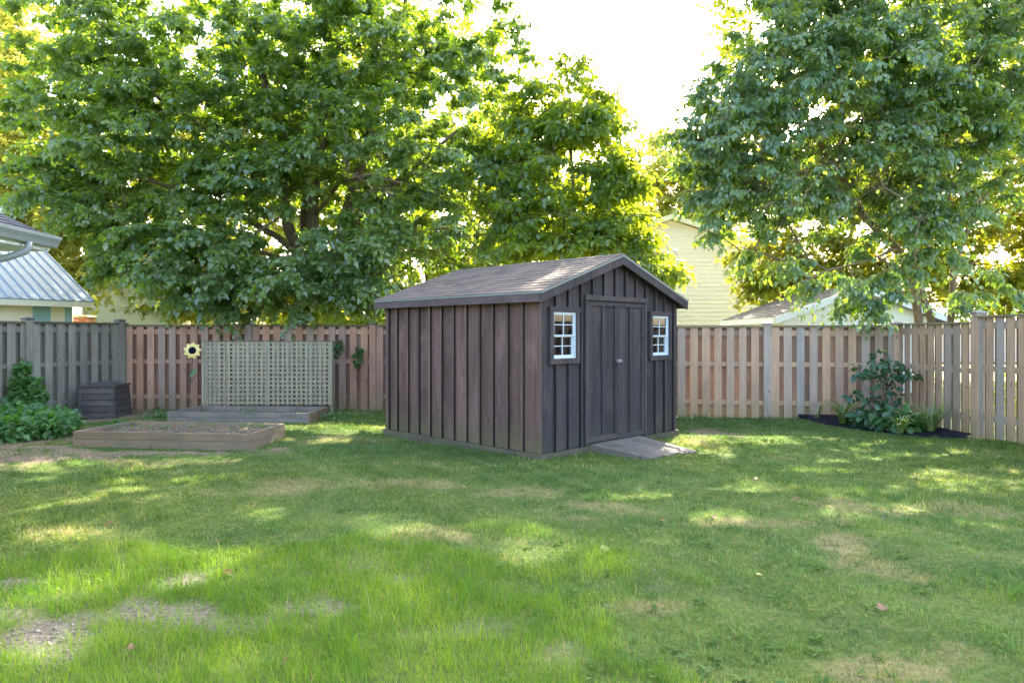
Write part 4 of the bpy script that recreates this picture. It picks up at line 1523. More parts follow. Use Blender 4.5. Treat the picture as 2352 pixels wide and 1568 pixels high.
m.box((4.60, 0.375, 1.95), (4.66, 0.40, 2.06))
m.build('door', M['cream'], nb)
bk = empty('brick_pillar', (-11.42, 18.6, 0), 'small patch of orange brick wall beside the cream outbuilding', 'pillar')
m = MB()
for k in range(26):
    m.box((-11.6 + 0.002 * (k % 2), 18.4, k * 0.08), (-11.25, 18.8, k * 0.08 + 0.072))
m.build('brickwork', M['brick'], bk)
m = MB()
m.box((-11.63, 18.37, 2.081), (-11.22, 18.83, 2.13))
m.build('coping', M['cream'], bk)

# pale green house at the left
hg = empty('green_house', (-14.4, 30, 0), 'pale green sided house half hidden by the maple branches on the left', 'house')
m = MB()
lap_wall(m, (0, 26, 0), (1, 0, 0), rect_ext(-16.0, -12.82, 4.2), 0, 0, 0, 0.2, (0, -1, 0), 0.022)
lap_wall(m, (-12.82, 26, 0), (0, 1, 0), rect_ext(0, 9, 4.2), 0, 0, 0, 0.2, (1, 0, 0), 0.022)
m.box((-15.99, 26.01, 0), (-12.83, 35, 4.15), 0.5)
m.build('wall', M['green_siding'], hg)
m = MB()
x0, x1, y0, y1 = -16.9, -12.0, 25.3, 35.6
m._add([(x0, y0, 4.22), (x1, y0, 4.22), (x1, y1, 4.22), (x0, y1, 4.22), ((x0 + x1) / 2, y0 + 2.4, 5.2), ((x0 + x1) / 2, y1 - 2.4, 5.2)],
       [(0, 1, 4), (1, 2, 5, 4), (2, 3, 5), (3, 0, 4, 5), (3, 2, 1, 0)])
hr = m.build('roof', M['shingle_brown'], hg)
m = MB()
m.box((x0 - 0.06, y0 - 0.1, 4.08), (x1 + 0.06, y0 - 0.01, 4.20))
m.box((x0 - 0.06, y0 - 0.009, 4.08), (x0 + 0.02, y1, 4.20))
m.build('gutter', M['cream'], hr)
m = MB()
m.tube([(-16.0, 25.25, 4.08), (-16.0, 25.35, 3.9), (-15.95, 25.9, 3.6), (-15.95, 25.94, 0.2)], 0.05, 6)
m.build('downspout', M['cream'], hg)

# beige house far right
hb = empty('beige_house', (31, 44, 0), 'low beige house glimpsed far away past the right fence post', 'house')
m = MB()
lap_wall(m, (0, 40, 0), (1, 0, 0), rect_ext(24.5, 40, 2.3), 0, 0, 0, 0.2, (0, -1, 0), 0.022)
m.box((24.5, 40.01, 0), (40, 47.5, 2.28), 0.5)
m.build('wall', M['pink_siding'], hb)
m = MB()
m._add([(24, 39.4, 2.3), (40.5, 39.4, 2.3), (40.5, 48, 2.3), (24, 48, 2.3), (26.5, 43.7, 3.5), (38, 43.7, 3.5)], [(0, 1, 5, 4), (1, 2, 5), (2, 3, 4, 5), (3, 0, 4), (3, 2, 1, 0)])
m.build('roof', M['pink_siding'], hb)

# our own house: eave with gutter at the left edge of the picture
ed = Vector((-0.066, 1.0, 0)).normalized()
FH = Matrix.Translation((-5.417 + 0.066 * 8.2, 0, 0)) @ Matrix(((ed.x, -ed.y, 0, 0), (ed.y, ed.x, 0, 0), (0, 0, 1, 0), (0, 0, 0, 1)))
# x along the eave away from the camera, y to the left
ho = empty('house', (-8.0, 3.0, 0), 'dark shingled house corner with grey white gutter and curved downspout at the left edge', 'house')
XE = 8.22
hs = 0.48
m = MB(FH @ Matrix.Translation((0, 0.02, 2.775)) @ Matrix.Rotation(math.atan(hs), 4, 'X'))
nc = 24
for c in range(nc):
    x = -3 - random.uniform(0, 0.3)
    while x < XE:
        xa, xb = x, min(XE, x + 0.3 - 0.004)
        if xb > xa + 0.01:
            ya, yb = c * 0.14, (c + 1) * 0.14 + 0.02
            th = random.uniform(0.012, 0.018)
            m.hexa([(xa, ya, 0), (xb, ya, 0), (xb, yb, 0), (xa, yb, 0), (xa, ya, th), (xb, ya, th), (xb, yb, 0.004), (xa, yb, 0.004)])
        x += 0.3
ar = m.build('roof', M['shingle_dark'], ho)
m = MB(FH)
# gutter: a real trough of K profile
prof = [(0.0, 2.77), (0.0, 2.645), (-0.075, 2.645), (-0.095, 2.69), (-0.125, 2.735), (-0.13, 2.77), (-0.122, 2.77), (-0.117, 2.738), (-0.088, 2.695), (-0.07, 2.652), (-0.007, 2.652), (-0.007, 2.77)]
m.slab([(-3, y, z) for y, z in prof], (XE + 3.0 - 0.03, 0, 0), 0.5)
m.slab([(XE - 0.029, y, z) for y, z in prof[:6]], (0.004, 0, 0), 0.5)
m.build('gutter', M['gutter'], ar)
m = MB(FH)
m.hexa([(XE - 0.03, 0.02, 2.62), (XE - 0.005, 0.02, 2.62), (XE - 0.005, 3.0, 2.62 + 2.98 * hs), (XE - 0.03, 3.0, 2.62 + 2.98 * hs),
        (XE - 0.03, 0.02, 2.768), (XE - 0.005, 0.02, 2.768), (XE - 0.005, 3.0, 2.768 + 2.98 * hs), (XE - 0.03, 3.0, 2.768 + 2.98 * hs)])
m.box((-3, 0.005, 2.62), (XE - 0.035, 0.018, 2.765))
m.box((-3, 0.02, 2.60), (XE - 0.035, 0.55, 2.615))
m.build('fascia', M['white_trim'], ar)
m = MB(FH)
m.box((-3, 0.55, 0), (7.5, 0.65, 2.6))
m.slab([(7.5, 0.55, 0), (7.5, 6.5, 0), (7.5, 6.5, 4.0), (7.5, 0.55, 2.6)], (-0.1, 0, 0))
m.build('wall', M['cream'], ho)
m = MB(FH)
m.tube([(7.68, -0.06, 2.65), (7.68, -0.06, 2.58), (7.66, -0.03, 2.54), (7.60, 0.10, 2.47), (7.46, 0.40, 2.37), (7.42, 0.49, 2.32), (7.42, 0.51, 2.2), (7.42, 0.51, 0.15)],
       [0.038] * 8, 8)
m.build('downspout', M['gutter'], ho, smooth=True)

# ------------------------------------------------------------------ plants in the yard
def bush(name, label, cat, base, blobs, leaf, size, mats, stems=6, up=0.8, hang=0.3, group=None, dens=None):
    """blobs: (centre, rx, ry, rz, leaves)"""
    root = empty(name, base, label, cat, 0, group)
    P, T, NN = [], [], []
    mb = MB()
    b = Vector(base)
    for (c, rx, ry, rz, n) in blobs:
        u = unit(rng.normal(0, 1, (n, 3)))
        p = np.array(c) + u * (rng.uniform(0.35, 1, (n, 1)) ** 0.6) * np.array([rx, ry, rz])
        P.append(p)
        T.append(u * 0.8 + rng.normal(0, 0.5, (n, 3)) + np.array([0, 0, -hang]))
        NN.append(np.array([0, -0.25, up]) + rng.normal(0, 0.45, (n, 3)) + u * 0.3)
        for k in range(max(1, stems // len(blobs))):
            q = Vector(c) + Vector((random.uniform(-rx, rx), random.uniform(-ry, ry), random.uniform(-rz, rz))) * 0.6
            s = b + Vector((random.uniform(-.05, .05), random.uniform(-.05, .05), -0.02))
            mdl = s.lerp(q, 0.5) + Vector((random.uniform(-.05, .05), random.uniform(-.05, .05), 0.06))
            mb.tube([s, mdl, q], [0.008, 0.006, 0.003], 5)
    P, T, NN = map(np.concatenate, (P, T, NN))
    k = P[:, 2] > ground_z(P[:, 0], P[:, 1]) + 0.015
    P, T, NN = P[k], T[k], NN[k]
    me = leaves_mesh('foliage', P, T, NN, size * rng.uniform(0.6, 1.25, len(P)), leaf, curl=0.2)
    link_mesh('foliage', me, mats[1], root)
    mb.build('stems', mats[0], root, smooth=True)
    return root


def blades_mesh(name, base, n, length, width, spread=1.0, tilt=0.5, r0=0.05):
    """arching strap leaves from one crown"""
    seg = 7
    V, I, Rn = [], [], []
    for k in range(n):
        az = rng.uniform(0, 2 * np.pi)
        L = length * rng.uniform(0.6, 1.15)
        out = np.array([math.cos(az), math.sin(az), 0])
        sd = np.array([-math.sin(az), math.cos(az), 0])
        a = rng.uniform(0.15, 0.5) * tilt * 2
        p = np.array(base, float) + out * rng.uniform(0, r0)
        w = width * rng.uniform(0.7, 1.2)
        b0 = len(V)
        rr = rng.uniform(0, 1)
        for i in range(seg + 1):
            t = i / seg
            ww = w * (0.6 + 0.8 * t) * (1 - t ** 3)
            V += [p - sd * ww / 2, p + sd * ww / 2]
            Rn += [rr, rr]
            th = a + t * t * 2.3 * spread
            p = p + (out * math.sin(th) + np.array([0, 0, math.cos(th)])) * L / seg
            if p[2] < 0.02:
                p[2] = 0.02
        for i in range(seg):
            q = b0 + 2 * i
            I += [q, q + 1, q + 3, q + 2]
    return np_mesh(name, np.array(V), np.array(I), 4, {'rnd': np.array(Rn)})


# mulch bed in the right corner
mu = MB()
out = [G(1836, 962), G(1889, 977), G(1971, 989), G(2053, 998), G(2130, 1004), G(2211, 1006)]
inn_ = [Vector((5.5, 13.38, 0)), Vector((6.1, 13.27, 0)), Vector((6.7, 13.15, 0)), Vector((7.2, 13.0, 0)), Vector((7.24, 12.2, 0)), Vector((7.24, 10.95, 0))]
vs, fs = [], []
nj = 9
nI = 30
for i in range(nI + 1):
    t = i / nI * 5
    k = min(4, int(t))
    a, b = out[k].lerp(out[k + 1], t - k), inn_[k].lerp(inn_[k + 1], t - k)
    for j in range(nj + 1):
        u = j / nj
        p = a.lerp(b, u)
        z = float(ground_z(p.x, p.y)) - 0.02 + 0.09 * min(1, u * 1.3) + 0.03 * math.sin(u * math.pi) + random.uniform(-0.014, 0.014) * (u > 0)
        vs.append((p.x + random.uniform(-.02, .02), p.y + random.uniform(-.02, .02), z))
for i in range(nI):
    for j in range(nj):
        q = i * (nj + 1) + j
        fs.append((q, q + nj + 1, q + nj + 2, q + 1))
mu._add(vs, fs, 0.5)
mulch = mu.build('mulch_bed', M['mulch'], None, smooth=False)
tag(mulch, kind='structure')

# shrub with broad leaves before the corner of the fence
def PX(cx, cy, Y):
    return tuple(W(1806.8 + cx / 3.658, 612.5 + cy / 3.658, Y))


sb = PX(850, 1230, 12.5)
sblobs = [(PX(770, 790, 12.5), .18, .15, .17, 30), (PX(640, 890, 12.5), .24, .12, .09, 30), (PX(870, 820, 12.5), .22, .15, .08, 24), (PX(860, 920, 12.4), .22, .15, .09, 32),
          (PX(1020, 905, 12.3), .27, .12, .07, 32), (PX(890, 1030, 12.4), .09, .12, .13, 18), (PX(930, 1110, 12.4), .07, .12, .14, 13), (PX(560, 1085, 12.4), .17, .10, .06, 16),
          (PX(650, 1095, 12.4), .14, .10, .08, 12), (PX(760, 1125, 12.4), .16, .12, .06, 22), (PX(790, 960, 12.45), .10, .10, .08, 10), (PX(700, 1000, 12.4), .05, .1, .03, 3)]
bush('broadleaf_shrub', 'dark green broad leaved shrub with spreading limbs in the right fence corner', 'shrub', (sb[0], sb[1], 0.05), sblobs, OVATE, 0.125,
     (M['bark_smooth'], M['leaf_shrub']), stems=30, up=0.7)
# hosta-like plants at its foot
for (cx, cy, Y, s, lab) in ((740, 1280, 11.9, 1.0, 'broad leaved hosta in front of the corner shrub in the black mulch'),
                            (620, 1200, 12.2, 0.7, 'low leafy plant left of the corner shrub above the mulch'),
                            (930, 1290, 11.7, 0.9, 'lighter green leafy clump right of the hosta beneath the corner shrub')):
    p = PX(cx, cy, Y)
    bush('hosta', lab, 'plant', (p[0], p[1], 0.05), [((p[0], p[1], 0.22 * s), .30 * s, .26 * s, .15 * s, int(75 * s)), ((p[0] + .1, p[1] - .1, 0.14), .33 * s, .2 * s, .08, int(38 * s))],
         OVATE, 0.19, (M['leaf_blade'], M['leaf_shrub'] if s != 0.9 else M['leaf_berry']), stems=10, up=1.0, hang=0.45)
for (cx, cy, Y, n, L, lab) in ((470, 1290, 12.35, 60, 0.62, 'striped strap leaved clump at the left end of the mulch bed'),
                               (1215, 1330, 11.35, 75, 0.68, 'striped strap leaved clump at the right end of the mulch bed'),
                               (250, 1230, 13.0, 9, 0.55, 'thin arching grass blades at the far left tip of the mulch'),
                               (960, 1370, 11.2, 26, 0.46, 'small sprawling striped clump at the front edge of the mulch')):
    p = PX(cx, cy, Y)
    me = blades_mesh('daylily', (p[0], p[1], 0.05), n, L, 0.024)
    o = link_mesh('daylily', me, M['leaf_blade'], None, (p[0], p[1], 0.0))
    tag(o, lab, 'plant', 'strap leaved clumps in the mulch bed')

# left side plants
bb = W(60, 975, 12.6)
bush('climbing_bramble', 'tall pointed green bramble climbing the grey fence at the left', 'shrub', (bb.x, bb.y, 0),
     [(tuple(W(52, 850, 12.75)), .13, .12, .16, 150), (tuple(W(50, 885, 12.7)), .22, .16, .2, 330), (tuple(W(62, 915, 12.6)), .34, .2, .22, 520), (tuple(W(88, 890, 12.7)), .12, .12, .14, 90),
      (tuple(W(50, 945, 12.4)), .42, .28, .22, 520)], MAPLE, 0.085, (M['twig'], M['leaf_berry']), stems=16, up=0.5)
gc = []
for (x, y, Y, rx, ry, rz, n) in ((20, 985, 11.4, .55, .7, .16, 520), (95, 985, 11.5, .5, .6, .15, 460), (60, 1005, 10.8, .55, .45, .15, 420), (130, 1000, 11.0, .32, .4, .12, 240),
                                 (15, 1010, 10.5, .4, .4, .14, 260), (-60, 1000, 10.9, .6, .6, .16, 300), (40, 960, 12.0, .6, .3, .16, 300)):
    p = W(x, y, Y)
    gc.append(((p.x, p.y, 0.20), rx, ry, rz + .06, n))
bush('bramble_patch', 'low spreading patch of bright green pointed leaves at the left edge of the lawn', 'plant', (W(60, 1000, 11).x, 11.0, 0), gc, OVATE, 0.115,
     (M['twig'], M['leaf_berry']), stems=30, up=1.3, hang=0.25)
for (x, y, Y, rx, rz, n, lab) in ((775, 800, 14.72, .10, .17, 40, 'green creeper sprig hanging on the fence just right of the lattice'),
                                  (821, 820, 14.72, .10, .20, 55, 'drooping green creeper sprig halfway between the lattice and the shed')):
    p = W(x, y, Y)
    bush('creeper_sprig', lab, 'plant', (p.x, Y + 0.05, p.z + .15), [((p.x, Y, p.z), rx, .06, rz, n), ((p.x + .05, Y, p.z + rz * .6), rx * .7, .05, rz * .4, n // 3)], MAPLE, 0.075,
         (M['twig'], M['leaf_sprig']), stems=4, up=0.2, hang=0.8)
# weeds by the compost bin and beds
for (x, y, rx, n, s, lab) in ((365, 962, .32, 120, .05, 'small green weeds between the compost bin and the rear raised bed'),
                              (265, 985, .30, 60, .09, 'leafy weeds in front of the compost bin'),
                              (365, 1022, .17, 40, .075, 'leafy weed against the front board of the front raised bed'),
                              (770, 965, .35, 110, .05, 'low weeds at the right end of the rear raised bed'),
                              (968, 1000, .06, 16, .045, 'small pale weed growing at the foot of the shed side wall'),
                              (1063, 1012, .05, 9, .035, 'tiny sprout under the battens of the shed side wall')):
    p = G(x, y)
    bush('weed', lab, 'plant', (p.x, p.y, 0), [((p.x, p.y, 0.06 if n > 20 else .10), rx, rx * .7, 0.07, n)], OVATE, s, (M['leaf_berry'], M['leaf_berry']), stems=5, up=1.0,
         group='small weeds round the yard')


# ------------------------------------------------------------------ lawn: grass blades and weeds
def blocked(x, y):
    c, s_ = math.cos(SHEDA), math.sin(SHEDA)
    u = (x - SHED0.x) * c + (y - SHED0.y) * s_
    v = -(x - SHED0.x) * s_ + (y - SHED0.y) * c
    b = (u > -0.04) & (u < SW + 0.04) & (v > -0.05) & (v < SL + 0.04)
    b |= (u > 0.95) & (u < 2.2) & (v > -0.93) & (v < 0)
    b |= (x > -6.4) & (x < -3.62) & (y > 10.0 - 0.112 * (x + 5)) & (y < 11.2 - 0.112 * (x + 5))
    b |= (x > -6.4) & (x < -3.62) & (y > 12.72 - 0.09 * (x + 5)) & (y < 13.95)
    b |= (np.abs(x - cbx) < 0.4) & (np.abs(y - cby) < 0.4)
    b |= beyond(x, y)
    # mulch
    yo = np.interp(x, [p.x for p in out], [p.y for p in out])
    b |= (x > out[0].x) & (y > yo)
    return b


def scatter(n0, y0, y1, pw, near):
    """random lawn points, denser near the camera"""
    t = rng.uniform(0, 1, n0)
    y = y0 + (y1 - y0) * t ** pw
    hw_ = 0.80 * y + 1.2
    x = rng.uniform(-1, 1, n0) * hw_
    return x, y


NB = 760000
x, y = scatter(NB, 2.3, 15.0, 1.35, 4)
soil, dryp, dirt = patches(SOIL, x, y), patches(DRY, x, y), patches(DIRT, x, y)
lu = lushness(x, y)
keep = ~blocked(x, y) & (rng.uniform(0, 1, NB) > soil * 0.74) & (rng.uniform(0, 1, NB) > dirt * 0.93) & (rng.uniform(0, 1, NB) > dryp * 0.10)
thin = np.clip(0.8 + 0.25 * n_mid(x * 2.2, y * 2.2) + 0.25 * n_fine(x * 1.5, y * 1.5), 0.12, 1)
keep &= rng.uniform(0, 1, NB) < thin
x, y, lu, dryp, soil = x[keep], y[keep], lu[keep], dryp[keep], soil[keep]
n = len(x)
tall = 1 + 1.1 * (rng.uniform(0, 1, n) < 0.05)
wfar = (y / 4.0) ** 0.8
hgt = (0.024 + 0.014 * np.clip(n_mid(x * 0.8, y * 0.8) + 0.3, 0, 2) + 0.012 * np.clip(n_fine(x, y), 0, 2) + 0.062 * lu * rng.uniform(0.3, 1.2, n)) * rng.uniform(0.55, 1.35, n) * (1 - 0.3 * soil)
wid = (0.0034 - 0.0008 * lu) * wfar * rng.uniform(0.7, 1.4, n)
az = rng.uniform(0, 2 * np.pi, n)
lean_az = rng.uniform(0, 2 * np.pi, n) * 0.85 + 1.5 * n_mid(x * .5, y * .5)
lean = rng.uniform(0.15, 1.0, n) * (1.0 - 0.1 * lu)
yb_ = np.interp(x, [p[0] for p in BACK], [p[1] for p in BACK])
edge = np.clip(1 - (yb_ - y) / 0.22, 0, 1)
hgt = hgt * tall * (0.85 + 0.9 * np.clip(n_tuft(x, y) - 0.35, 0, 1.5))
hgt = hgt * (1 + 2.6 * edge * rng.uniform(0, 1, n))
z0 = ground_z(x, y) - 0.004
sd = np.stack([np.cos(az), np.sin(az), np.zeros(n)], 1) * (wid / 2)[:, None]
ld = np.stack([np.cos(lean_az), np.sin(lean_az), np.zeros(n)], 1)
B = np.stack([x, y, z0], 1)
mid_ = B + np.array([0, 0, 1]) * (hgt * 0.6)[:, None] + ld * (hgt * lean * 0.35)[:, None]
tip_ = B + np.array([0, 0, 1]) * (hgt * (1.0 - 0.3 * lean))[:, None] + ld * (hgt * lean * 1.1)[:, None]
V = np.stack([B - sd, B + sd, mid_ + sd * 0.75, mid_ - sd * 0.75, tip_], 1).reshape(-1, 3)
I = (np.array([0, 1, 2, 0, 2, 3, 3, 2, 4])[None, :] + (np.arange(n) * 5)[:, None]).ravel()
rn = np.clip(rng.uniform(0, 1, n) * 0.7 + 0.15 + 0.13 * n_mid(x * 1.3, y * 1.3) + 0.16 * n_fine(x * 1.2, y * 1.2) + 0.12 * n_tuft(x, y), 0, 1)
cool = np.clip(0.5 + 0.5 * n_big(x * 1.3, y * 1.3) + 0.25 * (x > 0.5), 0, 1)
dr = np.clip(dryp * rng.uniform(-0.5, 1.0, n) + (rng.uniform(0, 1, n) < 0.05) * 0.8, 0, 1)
rep = lambda a: np.repeat(a, 5)
me = np_mesh('grass', V, I, 3, {'rnd': rep(rn), 'lush': rep(lu * 0.95), 'dry': rep(dr), 'cool': rep(cool)})
go = link_mesh('grass', me, M['grass'], None)
tag(go, 'green mown lawn grass with lush long blades in the left foreground', 'grass', kind='stuff')

# clover and flat weeds among the grass
NC = 34000
x, y = scatter(NC, 2.6, 14.0, 1.25, 4)
den = np.clip(0.30 + 0.55 * n_mid(x * 1.2 + 3, y * 1.2), 0.0, 1) * np.clip((y - 4.2) / 1.5 + 0.35 + (x > 0.3) * 0.5, 0.05, 1)
k = ~blocked(x, y) & (rng.uniform(0, 1, NC) < den) & (rng.uniform(0, 1, NC) > patches(SOIL, x, y))
x, y = x[k], y[k]
m3 = 3
n = len(x) * m3
bx, by = np.repeat(x, m3), np.repeat(y, m3)
an = np.tile(np.arange(m3) * 2 * np.pi / 3, len(x)) + np.repeat(rng.uniform(0, 6.28, len(x)), m3)
hz = np.repeat(rng.uniform(0.015, 0.045, len(x)), m3)
P = np.stack([bx, by, ground_z(bx, by) + hz], 1)
T = np.stack([np.cos(an), np.sin(an), rng.uniform(-0.1, 0.35, n)], 1)
Nn = np.stack([rng.normal(0, .25, n), rng.normal(0, .25, n), np.ones(n)], 1)
S = np.repeat(rng.uniform(0.008, 0.018, len(x)) * (1 + 0.07 * y), m3)
me = leaves_mesh('clover', P, T, Nn, S, SIMPLE5, np.repeat(rng.uniform(0, 1, len(x)), m3))
co_ = link_mesh('clover', me, M['leaf_clover'], None)
tag(co_, 'small clover and weed leaves spread through the lawn', 'ground cover', kind='stuff')

# flat rosettes of broad leaved weeds
x, y = scatter(1500, 2.8, 10.0, 1.2, 4)
k = ~blocked(x, y) & (rng.uniform(0, 1, 1500) < np.clip(0.25 + 0.5 * n_mid(x + 7, y * 1.1), 0.03, 1) * (0.3 + 0.7 * (x > -0.5)))
x, y = x[k], y[k]
q = 8
n = len(x) * q
bx, by = np.repeat(x, q), np.repeat(y, q)
an = rng.uniform(0, 6.28, n)
el = rng.uniform(0.05, 0.9, n)
T = np.stack([np.cos(an), np.sin(an), el], 1)
Nn = np.stack([-np.cos(an) * el, -np.sin(an) * el, np.ones(n)], 1) + rng.normal(0, .25, (n, 3))
P = np.stack([bx, by, ground_z(bx, by) + 0.008], 1) + T * 0.006
me = leaves_mesh('broadleaf_weeds', P, T, Nn, np.repeat(rng.uniform(0.025, 0.06, len(x)), q) * rng.uniform(.6, 1.2, n), LANCE, np.repeat(rng.uniform(0, 1, len(x)), q) * .6 + .4 * rng.uniform(0, 1, n), curl=0.5)
tag(link_mesh('broadleaf_weeds', me, M['leaf_clover'], None), 'low rosettes of plantain and dandelion leaves in the lawn', 'weeds', kind='stuff')

# crumbs of soil and small stones on the bare patches
NQ = 60000
x, y = scatter(NQ, 2.8, 12.5, 1.2, 4)
so_ = np.maximum(patches(SOIL, x, y), patches(DIRT, x, y))
k = ~blocked(x, y) & (rng.uniform(0, 1, NQ) < so_ * 0.8 + 0.004)
x, y = x[k], y[k]
n = len(x)
bx = np.concatenate([x, rng.uniform(-6.2, -3.8, 900), rng.uniform(-6.1, -3.8, 700)])
by = np.concatenate([y, rng.uniform(10.35, 11.1, 900), rng.uniform(13.0, 13.8, 700)])
bz = np.concatenate([ground_z(x, y), np.full(900, 0.155), np.full(700, 0.105)])
n = len(bx)
octa = np.array([(1, 0, 0), (0, 1, 0), (-1, 0, 0), (0, -1, 0), (0, 0, .7), (0, 0, -.7)], float)
of = np.array([0, 1, 4, 1, 2, 4, 2, 3, 4, 3, 0, 4, 1, 0, 5, 2, 1, 5, 3, 2, 5, 0, 3, 5])
S = (0.0035 + 0.009 * rng.uniform(0, 1, n) ** 3) * (1 + 0.06 * by)
an = rng.uniform(0, 6.28, n)
ca_, sa_ = np.cos(an), np.sin(an)
loc = octa[None] * rng.uniform(0.6, 1.4, (n, 6, 1)) * S[:, None, None]
V = np.stack([loc[..., 0] * ca_[:, None] - loc[..., 1] * sa_[:, None] + bx[:, None], loc[..., 0] * sa_[:, None] + loc[..., 1] * ca_[:, None] + by[:, None], loc[..., 2] + bz[:, None] + 0.002], -1)
me = np_mesh('soil_crumbs', V.reshape(-1, 3), (of[None] + (np.arange(n) * 6)[:, None]).ravel(), 3, {'rnd': np.repeat(rng.uniform(0, 1, n), 6)})
tag(link_mesh('soil_crumbs', me, M['clod'], None), 'crumbs of dry soil and grit on the bare patches and beds', 'soil', kind='stuff')

# weeds in the beds
P = []
for (x0, x1, ya, yb, zz, q) in ((-6.2, -3.8, 10.3, 11.15, 0.16, 420), (-6.1, -3.8, 12.95, 13.8, 0.12, 260)):
    xx, yy = rng.uniform(x0, x1, q), rng.uniform(ya, yb, q)
    kk = n_mid(xx * 2, yy * 2) > 0.1
    P.append(np.stack([xx, yy, np.full(q, zz) + rng.uniform(0, .05, q)], 1)[kk])
P = np.concatenate(P)
n = len(P)
an = rng.uniform(0, 6.28, n)
me = leaves_mesh('bed_weeds', P, np.stack([np.cos(an), np.sin(an), rng.uniform(0, 1, n)], 1), np.array([0, 0, 1]) + rng.normal(0, .4, (n, 3)), rng.uniform(.02, .06, n), OVATE)
bw_ = link_mesh('bed_weeds', me, M['leaf_berry'], None)
tag(bw_, 'sparse seedlings and weeds on the soil of the two raised beds', 'weeds', kind='stuff')

# fallen leaves and dandelions
for (px, py, s, lab) in ((517, 1331, .10, 'curled orange brown maple leaf at the end of the bare patch in the left foreground'),
                         (237, 1217, .11, 'tan fallen leaf on the sunlit strip at the left'),
                         (300, 1520, .055, 'small brown leaf in the long grass at the lower left'),
                         (1645, 1200, .07, 'reddish fallen leaf on the sunny spot right of centre'),
                         (1520, 1207, .07, 'brown fallen leaf left of the sunny spot right of centre'),
                         (1384, 1277, .11, 'pale silvery fallen leaf in the middle of the lawn'),
                         (2030, 1412, .09, 'pinkish curled leaf in the lower right lawn'),
                         (495, 1266, .08, 'brown leaf on the near edge of the long grass at the left'),
                         (660, 1532, .06, 'rusty leaf near the bottom edge left of centre'),
                         (1740, 1110, .07, 'small tan leaf on the grass before the mulch bed'),
                         (1820, 1160, .09, 'brown leaf between the sun patches at the right')):
    g = G(px, py)
    z = float(ground_z(g.x, g.y)) + 0.035
    k = 1
    me = leaves_mesh('fallen_leaf', np.array([(g.x, g.y, z)]), np.array([(random.uniform(-1, 1), random.uniform(-1, 1), 0.35)]), np.array([(random.uniform(-.4, .4), -0.3, 1)]),
                     np.array([s * 0.75]), MAPLE, curl=0.8)
    o = link_mesh('fallen_leaf', me, M['leaf_yellow'] if 'silvery' in lab else M['leaf_dead'], None, (g.x, g.y, z))
    tag(o, lab, 'leaf', 'fallen leaves on the lawn')
for (px, py, lab) in ((1743, 1339, 'yellow dandelion flower in the lower right lawn'), (1066, 1128, 'yellow dandelion flower on the lawn in front of the shed corner')):
    g = G(px, py)
    z = float(ground_z(g.x, g.y)) + 0.05
    d = empty('dandelion', (g.x, g.y, z - .05), lab, 'flower', group='dandelions in the lawn')
    n = 26
    an = rng.uniform(0, 6.28, n)
    me = leaves_mesh('petals', np.tile((g.x, g.y, z), (n, 1)), np.stack([np.cos(an), np.sin(an), rng.uniform(.2, 1.2, n)], 1), np.tile((0, 0, 1.0), (n, 1)), np.full(n, .022), SIMPLE)
    link_mesh('petals', me, M['petal'], d)
    m = MB()
    m.tube([(g.x, g.y, z - .05), (g.x + .003, g.y, z - .02), (g.x, g.y, z + .002)], .0025, 5)
    m.build('stem', M['leaf_berry'], d)

# ------------------------------------------------------------------ trees
def TW(x, y, Y):
    return np.array(W(x, y, Y))


def blob(x, y, Y, rx, ry, rd, n):
    """crown lobe given by its place and extent in the photograph"""
    return (TW(x, y, Y), rx / F * Y, rd, ry / F * Y, n)


def maple_gap(cs):
    px = HX + cs[:, 0] / cs[:, 1] * F
    py = HY - (cs[:, 2] - CAMH) / cs[:, 1] * F
    win = (cs[:, 1] < 17.6) & (px > 615) & (px < 860) & (py > 375) & (py < 590)
    r = rng.uniform(0, 1, len(cs))
    sky_ = (px > 1215) & (py < 130) & (py > -30) | (px > 1195) & (py < 330) & (py > 130) | (py > 735)
    low = (py > 530) & (px < 235) | (py > 625) & (px < 420) | (py > 700) & (px < 470)
    return ~(win & (r < 0.45)) & ~sky_ & ~low


